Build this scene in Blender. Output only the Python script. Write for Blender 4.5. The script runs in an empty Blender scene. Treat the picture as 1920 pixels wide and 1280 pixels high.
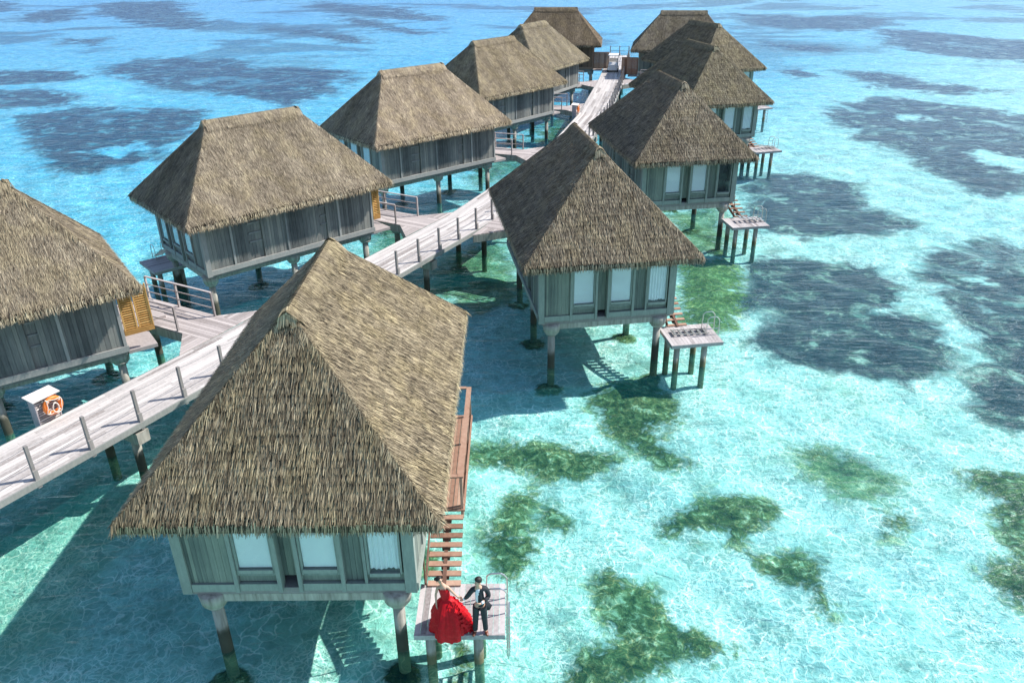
import bpy, math, random
import numpy as np
from mathutils import Vector, Matrix
random.seed(7); np.random.seed(7)
rad = math.radians
scene = bpy.context.scene
COL = scene.collection

# ------------------------------------------------------------------ render / camera / light
scene.render.engine = 'CYCLES'
scene.view_settings.view_transform = 'Standard'
scene.view_settings.look = 'None'
scene.view_settings.exposure = 0.45
scene.view_settings.gamma = 1.0
scene.cycles.max_bounces = 8
scene.cycles.diffuse_bounces = 3
scene.cycles.glossy_bounces = 3
scene.cycles.transparent_max_bounces = 12
scene.cycles.caustics_reflective = False
scene.cycles.caustics_refractive = False

cd = bpy.data.cameras.new('camera')
cd.sensor_width = 36; cd.lens = 27.924; cd.clip_end = 12000; cd.clip_start = 0.3
camob = bpy.data.objects.new('camera', cd); COL.objects.link(camob)
Fv = Vector((0, 0.8899853, -0.45598921)); Rv = Vector((0.9999223, -0.00568405, -0.01109395)); Uv = Vector((0.01246532, 0.45595379, 0.88991615))
m = Matrix.Identity(4)
for i in range(3):
    m[i][0] = Rv[i]; m[i][1] = Uv[i]; m[i][2] = -Fv[i]
m[0][3] = 0; m[1][3] = 0; m[2][3] = 15.05355
camob.matrix_world = m
scene.camera = camob

SUN_EL, SUN_AZ = 45.5, 16.0       # azimuth counter-clockwise from +x
sd = bpy.data.lights.new('sun', 'SUN'); sd.energy = 4.6; sd.angle = rad(0.5); sd.color = (1.0, 0.955, 0.89)
so = bpy.data.objects.new('sun', sd); COL.objects.link(so)
sdir = Vector((math.cos(rad(SUN_AZ))*math.cos(rad(SUN_EL)), math.sin(rad(SUN_AZ))*math.cos(rad(SUN_EL)), math.sin(rad(SUN_EL))))
so.rotation_euler = sdir.to_track_quat('Z', 'Y').to_euler()
so.location = (60, 10, 80)
w = bpy.data.worlds.new('World'); scene.world = w; w.use_nodes = True
nt = w.node_tree; nt.nodes.clear()
sk = nt.nodes.new('ShaderNodeTexSky'); sk.sky_type = 'NISHITA'; sk.sun_disc = False
sk.sun_elevation = rad(SUN_EL); sk.sun_rotation = rad(90 - SUN_AZ); sk.altitude = 0; sk.air_density = 1.0; sk.dust_density = 0.9; sk.ozone_density = 2.5
bg = nt.nodes.new('ShaderNodeBackground'); bg.inputs[1].default_value = 0.15
wo = nt.nodes.new('ShaderNodeOutputWorld')
nt.links.new(sk.outputs[0], bg.inputs[0]); nt.links.new(bg.outputs[0], wo.inputs[0])

# ------------------------------------------------------------------ node helpers
class NT:
    def __init__(s, name):
        s.m = bpy.data.materials.new(name); s.m.use_nodes = True; s.t = s.m.node_tree; s.t.nodes.clear()
        s.out = s.t.nodes.new('ShaderNodeOutputMaterial')
    def n(s, kind, **kw):
        nd = s.t.nodes.new('ShaderNode' + kind)
        for k, v in kw.items():
            if k.startswith('i_'):
                key = k[2:]
                sock = nd.inputs[int(key)] if key.isdigit() else nd.inputs[key.replace('_', ' ')]
                s.put(sock, v)
            else: setattr(nd, k, v)
        return nd
    def put(s, sock, v):
        if isinstance(v, bpy.types.NodeSocket): s.t.links.new(v, sock)
        elif isinstance(v, bpy.types.Node): s.t.links.new(v.outputs[0], sock)
        else:
            if isinstance(v, tuple) and len(v) == 3 and sock.type == 'RGBA': v = v + (1,)
            sock.default_value = v
    def math(s, op, a, b=0.0, c=None, clamp=False):
        nd = s.t.nodes.new('ShaderNodeMath'); nd.operation = op; nd.use_clamp = clamp
        s.put(nd.inputs[0], a); s.put(nd.inputs[1], b)
        if c is not None: s.put(nd.inputs[2], c)
        return nd.outputs[0]
    def smooth(s, v, a, b, lo=0.0, hi=1.0):
        nd = s.t.nodes.new('ShaderNodeMapRange'); nd.interpolation_type = 'SMOOTHSTEP'
        s.put(nd.inputs[0], v); nd.inputs[1].default_value = a; nd.inputs[2].default_value = b
        s.put(nd.inputs[3], lo); s.put(nd.inputs[4], hi)
        return nd.outputs[0]
    def mix(s, f, a, b, mode='MIX'):
        nd = s.t.nodes.new('ShaderNodeMix'); nd.data_type = 'RGBA'; nd.blend_type = mode; nd.clamp_result = False
        s.put(nd.inputs[0], f); s.put(nd.inputs[6], a); s.put(nd.inputs[7], b)
        return nd.outputs[2]
    def noise(s, vec, scale, detail=4.0, rough=0.55, dist=0.0):
        nd = s.n('TexNoise'); s.put(nd.inputs['Vector'], vec); nd.inputs['Scale'].default_value = scale
        nd.inputs['Detail'].default_value = detail; nd.inputs['Roughness'].default_value = rough; nd.inputs['Distortion'].default_value = dist
        return nd.outputs[0]
    def mapping(s, vec, scale=(1, 1, 1), rot=(0, 0, 0), loc=(0, 0, 0)):
        nd = s.n('Mapping'); s.put(nd.inputs[0], vec)
        nd.inputs['Location'].default_value = loc; nd.inputs['Rotation'].default_value = rot; nd.inputs['Scale'].default_value = scale
        return nd.outputs[0]
    def attr(s, name):
        nd = s.n('Attribute'); nd.attribute_name = name; return nd.outputs['Fac']
    def ramp(s, f, stops):
        nd = s.n('ValToRGB'); s.put(nd.inputs[0], f)
        e = nd.color_ramp.elements
        while len(e) > 1: e.remove(e[-1])
        e[0].position = stops[0][0]; e[0].color = tuple(stops[0][1]) + (1,)
        for p, c in stops[1:]:
            x = e.new(p); x.color = tuple(c) + (1,)
        return nd.outputs[0]
    def pbr(s, color, rough=0.7, bump=None, bstr=0.4, bdist=0.01, spec=0.5, metallic=0.0, trans=0.0):
        b = s.n('BsdfPrincipled'); s.put(b.inputs['Base Color'], color); s.put(b.inputs['Roughness'], rough)
        b.inputs['Specular IOR Level'].default_value = spec; b.inputs['Metallic'].default_value = metallic
        b.inputs['Transmission Weight'].default_value = trans
        if bump is not None:
            bn = s.n('Bump'); s.put(bn.inputs['Height'], bump); bn.inputs['Strength'].default_value = bstr; bn.inputs['Distance'].default_value = bdist
            s.t.links.new(bn.outputs[0], b.inputs['Normal'])
        s.t.links.new(b.outputs[0], s.out.inputs[0]); return s.m

def mat_wood(name, dark, mid, light, rough=0.85, stretch=(6, 6, 0.5), use_objcol=True, stain=0.5):
    t = NT(name)
    tc = t.n('TexCoord').outputs['Object']
    st = t.mapping(tc, stretch)
    grain = t.noise(st, 4.0, 6, 0.65)
    blot = t.noise(tc, 0.9, 5, 0.6)
    tint = t.attr('tint')
    f = t.math('ADD', t.math('MULTIPLY', tint, 0.55), t.math('MULTIPLY', grain, 0.55))
    f = t.math('ADD', f, t.math('MULTIPLY', t.math('SUBTRACT', blot, 0.5), stain))
    col = t.ramp(f, [(0.15, dark), (0.5, mid), (0.9, light)])
    if use_objcol:
        oi = t.n('ObjectInfo'); col = t.mix(1.0, col, oi.outputs['Color'], 'MULTIPLY')
    return t.pbr(col, rough, grain, 0.5, 0.006, spec=0.25)

def mat_thatch():
    t = NT('thatch')
    tint = t.attr('tint'); g = t.n('NewGeometry')
    tc = t.n('TexCoord').outputs['Object']
    big = t.noise(tc, 0.55, 4, 0.6); med = t.noise(tc, 2.6, 4, 0.6)
    f = t.math('ADD', tint, t.math('MULTIPLY', t.math('SUBTRACT', big, 0.5), 0.30))
    f = t.math('ADD', f, t.math('MULTIPLY', t.math('SUBTRACT', med, 0.5), 0.45))
    col = t.ramp(f, [(0.0, (0.035, 0.029, 0.022)), (0.3, (0.125, 0.104, 0.077)), (0.6, (0.285, 0.250, 0.190)), (0.82, (0.46, 0.41, 0.315)), (1.0, (0.62, 0.565, 0.44))])
    warm = t.noise(tc, 1.3, 3, 0.5)
    col = t.mix(t.smooth(warm, 0.4, 0.65, 0.0, 0.5), col, (1.04, 1.02, 0.84), 'MULTIPLY')
    oi = t.n('ObjectInfo'); col = t.mix(1.0, col, oi.outputs['Color'], 'MULTIPLY')
    return t.pbr(col, 0.75, None, spec=0.25)

def mat_plain(name, c, rough=0.6, metallic=0.0, spec=0.5, var=0.15, scale=6.0, bstr=0.0):
    t = NT(name); tc = t.n('TexCoord').outputs['Object']; n = t.noise(tc, scale, 4, 0.6)
    col = t.mix(n, tuple(x*(1-var) for x in c), tuple(min(1, x*(1+var)) for x in c))
    return t.pbr(col, rough, n if bstr else None, bstr, 0.01, spec, metallic)

M = {}
M['thatch'] = mat_thatch()
M['wall'] = mat_wood('weathered_wall_planks', (0.055, 0.06, 0.06), (0.16, 0.168, 0.158), (0.34, 0.335, 0.29), stretch=(7, 7, 0.35), stain=0.45)
M['trim'] = mat_wood('weathered_trim', (0.11, 0.12, 0.12), (0.23, 0.24, 0.23), (0.38, 0.38, 0.35), stretch=(4, 4, 0.8), stain=0.3)
M['deck'] = mat_wood('bleached_deck_boards', (0.21, 0.18, 0.165), (0.48, 0.445, 0.42), (0.70, 0.65, 0.61), stretch=(3, 3, 3), stain=0.35)
M['link'] = mat_wood('greyed_footbridge_boards', (0.25, 0.215, 0.20), (0.42, 0.37, 0.35), (0.56, 0.50, 0.47), stretch=(3, 3, 3), stain=0.3)
M['brown'] = mat_wood('reddish_hardwood', (0.16, 0.085, 0.055), (0.34, 0.20, 0.14), (0.52, 0.35, 0.26), stretch=(2, 2, 2), stain=0.3)
M['louvre'] = mat_wood('golden_louvre_wood', (0.35, 0.17, 0.05), (0.60, 0.34, 0.11), (0.75, 0.48, 0.18), stretch=(2, 2, 2), stain=0.3)
M['post'] = mat_wood('grey_rail_wood', (0.14, 0.13, 0.125), (0.27, 0.25, 0.24), (0.40, 0.37, 0.35), stretch=(3, 3, 1), stain=0.3)
M['cable'] = mat_plain('steel_cable', (0.16, 0.16, 0.17), 0.5, 0.6)
M['steel'] = mat_plain('stainless_steel', (0.62, 0.60, 0.56), 0.3, 0.9)
M['blind'] = mat_plain('white_window_blind', (0.80, 0.83, 0.86), 0.7, var=0.05, scale=1.5)
M['dark'] = mat_plain('dark_interior', (0.02, 0.025, 0.025), 0.4)
M['ring'] = mat_plain('orange_lifebuoy', (0.90, 0.22, 0.03), 0.45, var=0.08)
M['rope'] = mat_plain('white_rope', (0.80, 0.75, 0.66), 0.8, var=0.1)
M['white'] = mat_plain('white_paint', (0.78, 0.77, 0.74), 0.35, var=0.05)
M['rubber'] = mat_plain('black_rubber', (0.02, 0.02, 0.02), 0.8)
M['skin'] = mat_plain('skin', (0.58, 0.36, 0.25), 0.5, var=0.06, scale=3)
M['hair'] = mat_plain('black_hair', (0.012, 0.010, 0.009), 0.6, var=0.2, scale=30)
M['suit'] = mat_plain('charcoal_suit', (0.018, 0.022, 0.028), 0.75, var=0.2, scale=12)
M['shirt'] = mat_plain('white_shirt', (0.80, 0.82, 0.86), 0.7, var=0.03)
M['shoe'] = mat_plain('brown_leather', (0.17, 0.055, 0.03), 0.35, var=0.2)
M['lip'] = mat_plain('red_lips', (0.45, 0.06, 0.06), 0.4)

def mat_glass():
    t = NT('window_glass')
    lw = t.n('LayerWeight', i_Blend=0.5); fr = t.math('ADD', 0.04, t.math('MULTIPLY', t.math('POWER', lw.outputs['Facing'], 5.0), 0.9)); gl = t.n('BsdfGlossy', i_Roughness=0.03); tr = t.n('BsdfTransparent', i_Color=(0.97, 0.985, 0.985))
    mx = t.n('MixShader'); t.put(mx.inputs[0], fr); t.put(mx.inputs[1], tr); t.put(mx.inputs[2], gl)
    t.put(t.out.inputs[0], mx); return t.m
M['glass'] = mat_glass()

def mat_concrete(name='stained_concrete_pile', hi=0.95, dk=(0.030, 0.034, 0.026), lt=(0.085, 0.085, 0.060)):
    t = NT(name)
    g = t.n('NewGeometry'); pos = g.outputs['Position']; sx = t.n('SeparateXYZ', i_0=pos)
    n = t.noise(pos, 3.0, 5, 0.6); n2 = t.noise(t.mapping(pos, (5, 5, 0.6)), 2.0, 4, 0.6)
    col = t.ramp(n2, [(0.25, (0.20, 0.19, 0.16)), (0.55, (0.40, 0.38, 0.33)), (0.8, (0.52, 0.50, 0.43))])
    # algae and tide stain near the waterline (a real stain band on the pile)
    z = t.math('ADD', sx.outputs[2], t.math('MULTIPLY', t.math('SUBTRACT', n, 0.5), 0.5))
    col = t.mix(t.smooth(z, hi, hi - 0.4), col, t.mix(n, dk, lt))
    col = t.mix(t.smooth(z, 0.05, -0.25), col, t.mix(n, (0.10, 0.11, 0.06), (0.30, 0.32, 0.20)))  # below water: algae tone, paled to paint in the water's murk
    return t.pbr(col, 0.85, n, 0.5, 0.02, spec=0.3)
M['concrete'] = mat_concrete()
M['concrete_short'] = mat_concrete('mossy_concrete_leg', 0.55, (0.07, 0.075, 0.035), (0.20, 0.19, 0.11))

def mat_gown():
    t = NT('red_tulle'); tc = t.n('TexCoord').outputs['Object']; n = t.noise(tc, 9, 4, 0.6)
    col = t.mix(n, (0.36, 0.001, 0.006), (0.72, 0.006, 0.016))
    return t.pbr(col, 0.55, t.noise(tc, 25, 4, 0.7), 0.6, 0.01, spec=0.25)
M['gown'] = mat_gown()

# ------------------------------------------------------------------ mesh builder
class MB:
    def __init__(s): s.v = []; s.f = []; s.t = []
    def add(s, vs, fs, tint=None):
        o = len(s.v); s.v += [tuple(p) for p in vs]
        tt = random.random() if tint is None else tint
        for f in fs: s.f.append([i + o for i in f]); s.t.append(tt)
    def box(s, x0, x1, y0, y1, z0, z1, tint=None):
        vs = [(x, y, z) for z in (z0, z1) for y in (y0, y1) for x in (x0, x1)]
        s.add(vs, [(0, 2, 3, 1), (4, 5, 7, 6), (0, 1, 5, 4), (2, 6, 7, 3), (0, 4, 6, 2), (1, 3, 7, 5)], tint)
    def beam(s, p, q, w, h, tint=None, up=(0, 0, 1)):
        p, q = Vector(p), Vector(q); d = (q - p).normalized(); u = Vector(up)
        if abs(d.dot(u)) > 0.95: u = Vector((1, 0, 0))
        r = d.cross(u).normalized() * (w/2); u2 = r.cross(d).normalized() * (h/2)
        vs = [p - r - u2, p + r - u2, p + r + u2, p - r + u2, q - r - u2, q + r - u2, q + r + u2, q - r + u2]
        s.add(vs, [(0, 1, 2, 3), (7, 6, 5, 4), (0, 4, 5, 1), (1, 5, 6, 2), (2, 6, 7, 3), (3, 7, 4, 0)], tint)
    def prism(s, poly, z0, z1, tint=None):
        n = len(poly); vs = [(x, y, z0) for x, y in poly] + [(x, y, z1) for x, y in poly]
        fs = [tuple(range(n - 1, -1, -1)), tuple(range(n, 2*n))] + [(i, (i+1) % n, (i+1) % n + n, i + n) for i in range(n)]
        s.add(vs, fs, tint)
    def cone(s, p, q, r0, r1, n=14, tint=None, caps=True):
        p, q = Vector(p), Vector(q); d = (q - p).normalized(); u = Vector((0, 0, 1)) if abs(d.z) < .9 else Vector((1, 0, 0))
        a = d.cross(u).normalized(); b = d.cross(a).normalized(); vs = []
        for c, r in ((p, r0), (q, r1)):
            for i in range(n):
                th = 2*math.pi*i/n; vs.append(c + a*r*math.cos(th) + b*r*math.sin(th))
        fs = [(i, i + n, (i+1) % n + n, (i+1) % n) for i in range(n)]
        if caps: fs += [tuple(range(n)), tuple(range(2*n - 1, n - 1, -1))]
        s.add(vs, fs, tint)
    def tube(s, pts, r, n=8, tint=None, closed=False):
        pts = [Vector(p) for p in pts]; N = len(pts); vs = []; prev = None
        for i, p in enumerate(pts):
            if closed: d = pts[(i+1) % N] - pts[i-1]
            else: d = pts[min(i+1, N-1)] - pts[max(i-1, 0)]
            d.normalize()
            if prev is None:
                u = Vector((0, 0, 1)) if abs(d.z) < .9 else Vector((1, 0, 0)); a = d.cross(u).normalized()
            else: a = (prev - d*prev.dot(d)).normalized()
            prev = a; b = d.cross(a)
            rr = r[i] if isinstance(r, (list, tuple)) else r
            for k in range(n):
                th = 2*math.pi*k/n; vs.append(p + a*rr*math.cos(th) + b*rr*math.sin(th))
        fs = []
        for i in range(N if closed else N-1):
            j = (i+1) % N
            for k in range(n): fs.append((i*n+k, i*n+(k+1) % n, j*n+(k+1) % n, j*n+k))
        if not closed: fs += [tuple(range(n-1, -1, -1)), tuple(range((N-1)*n, N*n))]
        s.add(vs, fs, tint)
    def mesh(s, name, mat, mirror=False, smooth=False):
        me = bpy.data.meshes.new(name)
        v = s.v; f = s.f
        if mirror: v = [(x, -y, z) for x, y, z in v]; f = [list(reversed(q)) for q in f]
        me.from_pydata([tuple(p) for p in v], [], f)
        a = me.attributes.new('tint', 'FLOAT', 'FACE'); a.data.foreach_set('value', np.array(s.t, dtype=np.float32))
        me.materials.append(M[mat] if isinstance(mat, str) else mat)
        if smooth: me.polygons.foreach_set('use_smooth', [True]*len(me.polygons))
        me.update(); return me
    def obj(s, name, mat, parent=None, smooth=False, color=None):
        return link(name, s.mesh(name, mat, False, smooth), parent, color)

def link(name, data, parent=None, color=None, loc=None, rz=None):
    o = bpy.data.objects.new(name, data); COL.objects.link(o)
    if parent is not None: o.parent = parent
    if color: o.color = tuple(color) + (1,)
    if loc is not None: o.location = loc
    if rz is not None: o.rotation_euler = (0, 0, rz)
    return o
def tag(o, label, cat, group=None):
    o['label'] = label; o['category'] = cat
    if group: o['group'] = group
    return o
def thing(name, label, cat, loc=(0, 0, 0), rz=0, group=None):
    return tag(link(name, None, None, None, loc, rz), label, cat, group)

# ------------------------------------------------------------------ villa geometry (local: +x = seaward end, +y = stair side)
LE, WE, RD, ZE, ZR = 5.00, 3.29, 2.09, 4.58, 7.96
LW, WW, ZF, ZT = 4.23, 2.58, 2.08, 4.95

def thatch_mesh(name, style, seed, spacing=0.0145):
    """roof slab + many thatch blades as one mesh; style 'rows' (newer, coursed) or 'loose' (old, streaky)"""
    rng = np.random.default_rng(seed)
    A = np.array([LE, -WE, ZE]); B = np.array([LE, WE, ZE]); Cc = np.array([-LE, WE, ZE]); D = np.array([-LE, -WE, ZE])
    R1 = np.array([RD, 0, ZR]); R2 = np.array([-RD, 0, ZR])
    slopes = [(A, B, R1, R1), (B, Cc, R1, R2), (Cc, D, R2, R2), (D, A, R2, R1)]   # eaveL, eaveR, topL, topR (ccw from above)
    V = []; F4 = []; T = []
    roots = []; dirs = []; nors = []; lens = []; wids = []; lifts = []; tints = []; rootl = []; sag = []
    def put(p, d, n, L, W, lift, tint, rl, sg):
        roots.append(p); dirs.append(d); nors.append(n); lens.append(L); wids.append(W); lifts.append(lift); tints.append(tint); rootl.append(rl); sag.append(sg)
    def streak(s, k):   # smooth 1-D noise
        r = np.random.default_rng(seed*31 + k); ph = r.uniform(0, 6.28, 9); fr = r.uniform(0.6, 6.5, 9); am = 1/np.sqrt(fr)
        return sum(am[i]*np.sin(s*fr[i] + ph[i]) for i in range(9))/3.0
    for k, (EA, EB, TA, TB) in enumerate(slopes):
        e = (EB - EA); e /= np.linalg.norm(e)
        mid = (TA + TB)/2 - (EA + EB)/2; up = mid - e*mid.dot(e); SL = np.linalg.norm(up); up /= SL
        nor = np.cross(e, up); nor = nor if nor[2] > 0 else -nor
        step = 0.165 if style == 'rows' else 0.10
        nrow = int(SL/step)
        for r in range(nrow + 1):
            t0 = r*step/SL
            Ln = 0.31 if style == 'rows' else 0.34
            tr = min(t0 + Ln*0.85/SL, 0.995)
            P0 = EA + (TA - EA)*tr; P1 = EB + (TB - EB)*tr
            wlen = np.linalg.norm(P1 - P0); n = int(wlen/(spacing*(1.0 if style == 'rows' else 1.25)))
            if n < 1: continue
            s = (np.arange(n) + rng.uniform(0, 1, n))/n
            if style == 'rows':
                jt = rng.normal(0, 0.016, n) + 0.02*np.sin(s*wlen*2.1 + r*1.7 + k)
            else: jt = rng.uniform(-0.09, 0.09, n)
            p = P0[None] + (P1 - P0)[None]*s[:, None] - up[None]*jt[:, None]
            ang = rng.normal(0, 0.10 if style == 'rows' else 0.16, n)
            d = -up[None]*np.cos(ang)[:, None] + e[None]*np.sin(ang)[:, None]
            L = Ln*(rng.uniform(0.90, 1.06, n) if style == 'rows' else rng.uniform(0.8, 1.12, n))
            Wd = rng.uniform(0.013, 0.024, n)
            lift = (rng.uniform(0.03, 0.065, n) if style == 'rows' else rng.uniform(0.008, 0.04, n))
            wx = (p @ e)
            st = streak(wx, k)
            tn = (rng.beta(2.2, 2.2, n) if style == 'rows' else 0.10 + 0.8*rng.beta(3.2, 3.2, n))*0.95 + (0.05*st if style == 'rows' else 0.11*st) + (0.05*np.sin(r*2.4 + wx*0.7) if style == 'rows' else 0)
            put(p, d, np.repeat(nor[None], n, 0), L, Wd, lift, tn, np.full(n, 0.008), np.zeros(n))
        # eave fringe: three hanging layers
        for lay in range(4):
            wlen = np.linalg.norm(EB - EA); n = int(wlen/0.014)
            s = rng.uniform(0, 1, n)
            p = EA[None] + (EB - EA)[None]*s[:, None] + up[None]*rng.uniform(0.02, 0.14, n)[:, None] - nor[None]*(0.035*lay)
            ang = rng.normal(0, 0.16, n)
            dn = -up*0.62 + np.array([0, 0, -1])*0.6; dn /= np.linalg.norm(dn)
            d = dn[None]*np.cos(ang)[:, None] + e[None]*np.sin(ang)[:, None]
            put(p, d, np.repeat(nor[None], n, 0), rng.uniform(0.16, 0.31, n), rng.uniform(0.013, 0.025, n), rng.uniform(0.0, 0.02, n),
                rng.beta(2.6, 2.0, n)*0.95 + 0.14 - 0.10*lay, np.full(n, 0.01), np.full(n, 0.04))
    # hip rolls
    for (E_, T_) in ((A, R1), (B, R1), (Cc, R2), (D, R2)):
        h = T_ - E_; HL = np.linalg.norm(h); h /= HL
        nb = np.array([0, 0, 1.0]) - h*h[2]; nb /= np.linalg.norm(nb); sd_ = np.cross(h, nb)
        n = int(HL/0.0040)
        s = rng.uniform(0.0, 1, n); sg = rng.choice([-1, 1], n)
        ang = rng.uniform(0.35, 0.95, n)*sg
        p = E_[None] + h[None]*(s*HL)[:, None] + nb[None]*0.03 + sd_[None]*(rng.normal(0, 0.02, n))[:, None]
        tilt = np.abs(np.sin(ang))*0.62
        d = -h[None]*np.cos(ang)[:, None] + sd_[None]*np.sin(ang)[:, None] - nb[None]*tilt[:, None]
        d /= np.linalg.norm(d, axis=1)[:, None]
        nn = nb[None]*1.0 + sd_[None]*(0.6*sg)[:, None]; nn /= np.linalg.norm(nn, axis=1)[:, None]
        put(p, d, nn, rng.uniform(0.18, 0.32, n), rng.uniform(0.012, 0.022, n), rng.uniform(0.0, 0.015, n), rng.beta(2.3, 2.2, n)*0.90 + 0.0, np.full(n, 0.0), np.zeros(n))
    P = np.concatenate(roots); Dr = np.concatenate(dirs); N = np.concatenate(nors); L = np.concatenate(lens); Wd = np.concatenate(wids)
    LF = np.concatenate(lifts); TT = np.concatenate(tints); RL = np.concatenate(rootl); SG = np.concatenate(sag)
    S = np.cross(Dr, N); S /= np.linalg.norm(S, axis=1)[:, None]
    rollv = rng.uniform(-0.22, 0.22, len(P)); W2 = S*np.cos(rollv)[:, None] + N*np.sin(rollv)[:, None]
    v = np.empty((len(P), 6, 3))
    for i, (tt, ww) in enumerate(((0, 1.0), (0.55, 0.9), (1.0, 0.35))):
        c = P + Dr*(L*tt)[:, None] + N*(RL + LF*tt**1.8)[:, None]; c[:, 2] -= SG*tt*tt
        v[:, 2*i] = c - W2*(Wd*ww/2)[:, None]; v[:, 2*i + 1] = c + W2*(Wd*ww/2)[:, None]
    nb_ = len(P)
    base = (np.arange(nb_)*6)[:, None]
    q1 = base + np.array([[0, 1, 3, 2]]); q2 = base + np.array([[2, 3, 5, 4]])
    quads = np.stack([q1, q2], 1).reshape(-1, 4)
    verts = v.reshape(-1, 3)
    # slab (closed hip shell, 0.2 m thick)
    o = len(verts); th = 0.22
    sl = [A, B, Cc, D, R1, R2] + [x + np.array([0, 0, -th]) for x in (A, B, Cc, D, R1, R2)]
    verts = np.concatenate([verts, np.array(sl)])
    sf = [(0, 1, 4, 4), (1, 2, 5, 4), (2, 3, 5, 5), (3, 0, 4, 5), (7, 6, 10, 10), (8, 7, 10, 11), (9, 8, 11, 11), (6, 9, 11, 10), (0, 6, 7, 1), (1, 7, 8, 2), (2, 8, 9, 3), (3, 9, 6, 0)]
    me = bpy.data.meshes.new(name)
    loops = list(quads.reshape(-1)); tots = [4]*len(quads)
    lt = quads.reshape(-1).tolist(); st_ = (np.arange(len(quads))*4).tolist()
    cur = len(lt)
    for q in sf:
        u = []
        for i in q:
            if not u or u[-1] != i: u.append(i)
        st_.append(cur); lt += [i + o for i in u]; tots.append(len(u)); cur += len(u)
    me.vertices.add(len(verts)); me.vertices.foreach_set('co', verts.astype(np.float32).reshape(-1))
    me.loops.add(len(lt)); me.loops.foreach_set('vertex_index', np.array(lt, dtype=np.int32))
    me.polygons.add(len(tots)); me.polygons.foreach_set('loop_start', np.array(st_, dtype=np.int32))
    me.update(calc_edges=True); me.validate()
    a = me.attributes.new('tint', 'FLOAT', 'FACE')
    tt = np.concatenate([np.repeat(TT, 2), np.full(len(sf), 0.02)]).astype(np.float32)
    if len(me.polygons) == len(tt): a.data.foreach_set('value', tt)
    me.materials.append(M['thatch'])
    return me

def ridge_mesh(seed):
    rng = random.Random(seed); b = MB()
    # rounded bundle under the strands
    n = 26; pts = [(-RD - 0.12 + (2*RD + 0.24)*i/n, 0, ZR - 0.02 + 0.015*math.sin(i*1.9)) for i in range(n + 1)]
    b.tube(pts, 0.06, 10, 0.45)
    for i in range(3000):
        x = rng.uniform(-RD - 0.2, RD + 0.2); sg = rng.choice((-1, 1)); L = rng.uniform(0.12, 0.55); wd = rng.uniform(0.014, 0.028)
        a = rng.gauss(0, 0.12); sl = 0.735
        p0 = Vector((x, 0.0, ZR + 0.065)); p1 = Vector((x + a*L*.4, sg*0.085, ZR + 0.02)); p2 = Vector((x + a*L, sg*(0.10 + L*0.68), ZR + 0.03 - L*(sl + .02) + 0.0))
        w2 = Vector((wd/2, 0, 0.3*wd*rng.uniform(-1, 1)))
        tint = min(1, max(0, rng.gauss(0.47, 0.15)))
        b.add([p0 - w2, p0 + w2, p1 + w2, p1 - w2, p2 + w2*.4, p2 - w2*.4], [(0, 1, 2, 3), (3, 2, 4, 5)] if sg > 0 else [(3, 2, 1, 0), (5, 4, 2, 3)], tint)
    for e in (-1, 1):        # folded end caps
        for i in range(120):
            y = rng.uniform(-0.17, 0.17); L = rng.uniform(0.10, 0.30)
            p0 = Vector((e*(RD + 0.05), y*.6, ZR + 0.11 - abs(y)*.4)); p1 = Vector((e*(RD + 0.22), y, ZR + 0.02 - abs(y)*.5)); p2 = Vector((e*(RD + 0.18 + L*.62), y*1.3, ZR + 0.0 - abs(y)*.5 - L*.74))
            w2 = Vector((0, 0.014, 0)); b.add([p0 - w2, p0 + w2, p1 + w2, p1 - w2, p2 + w2*.4, p2 - w2*.4], [(0, 1, 2, 3), (3, 2, 4, 5)], rng.gauss(0.6, 0.14))
    return b

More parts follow.
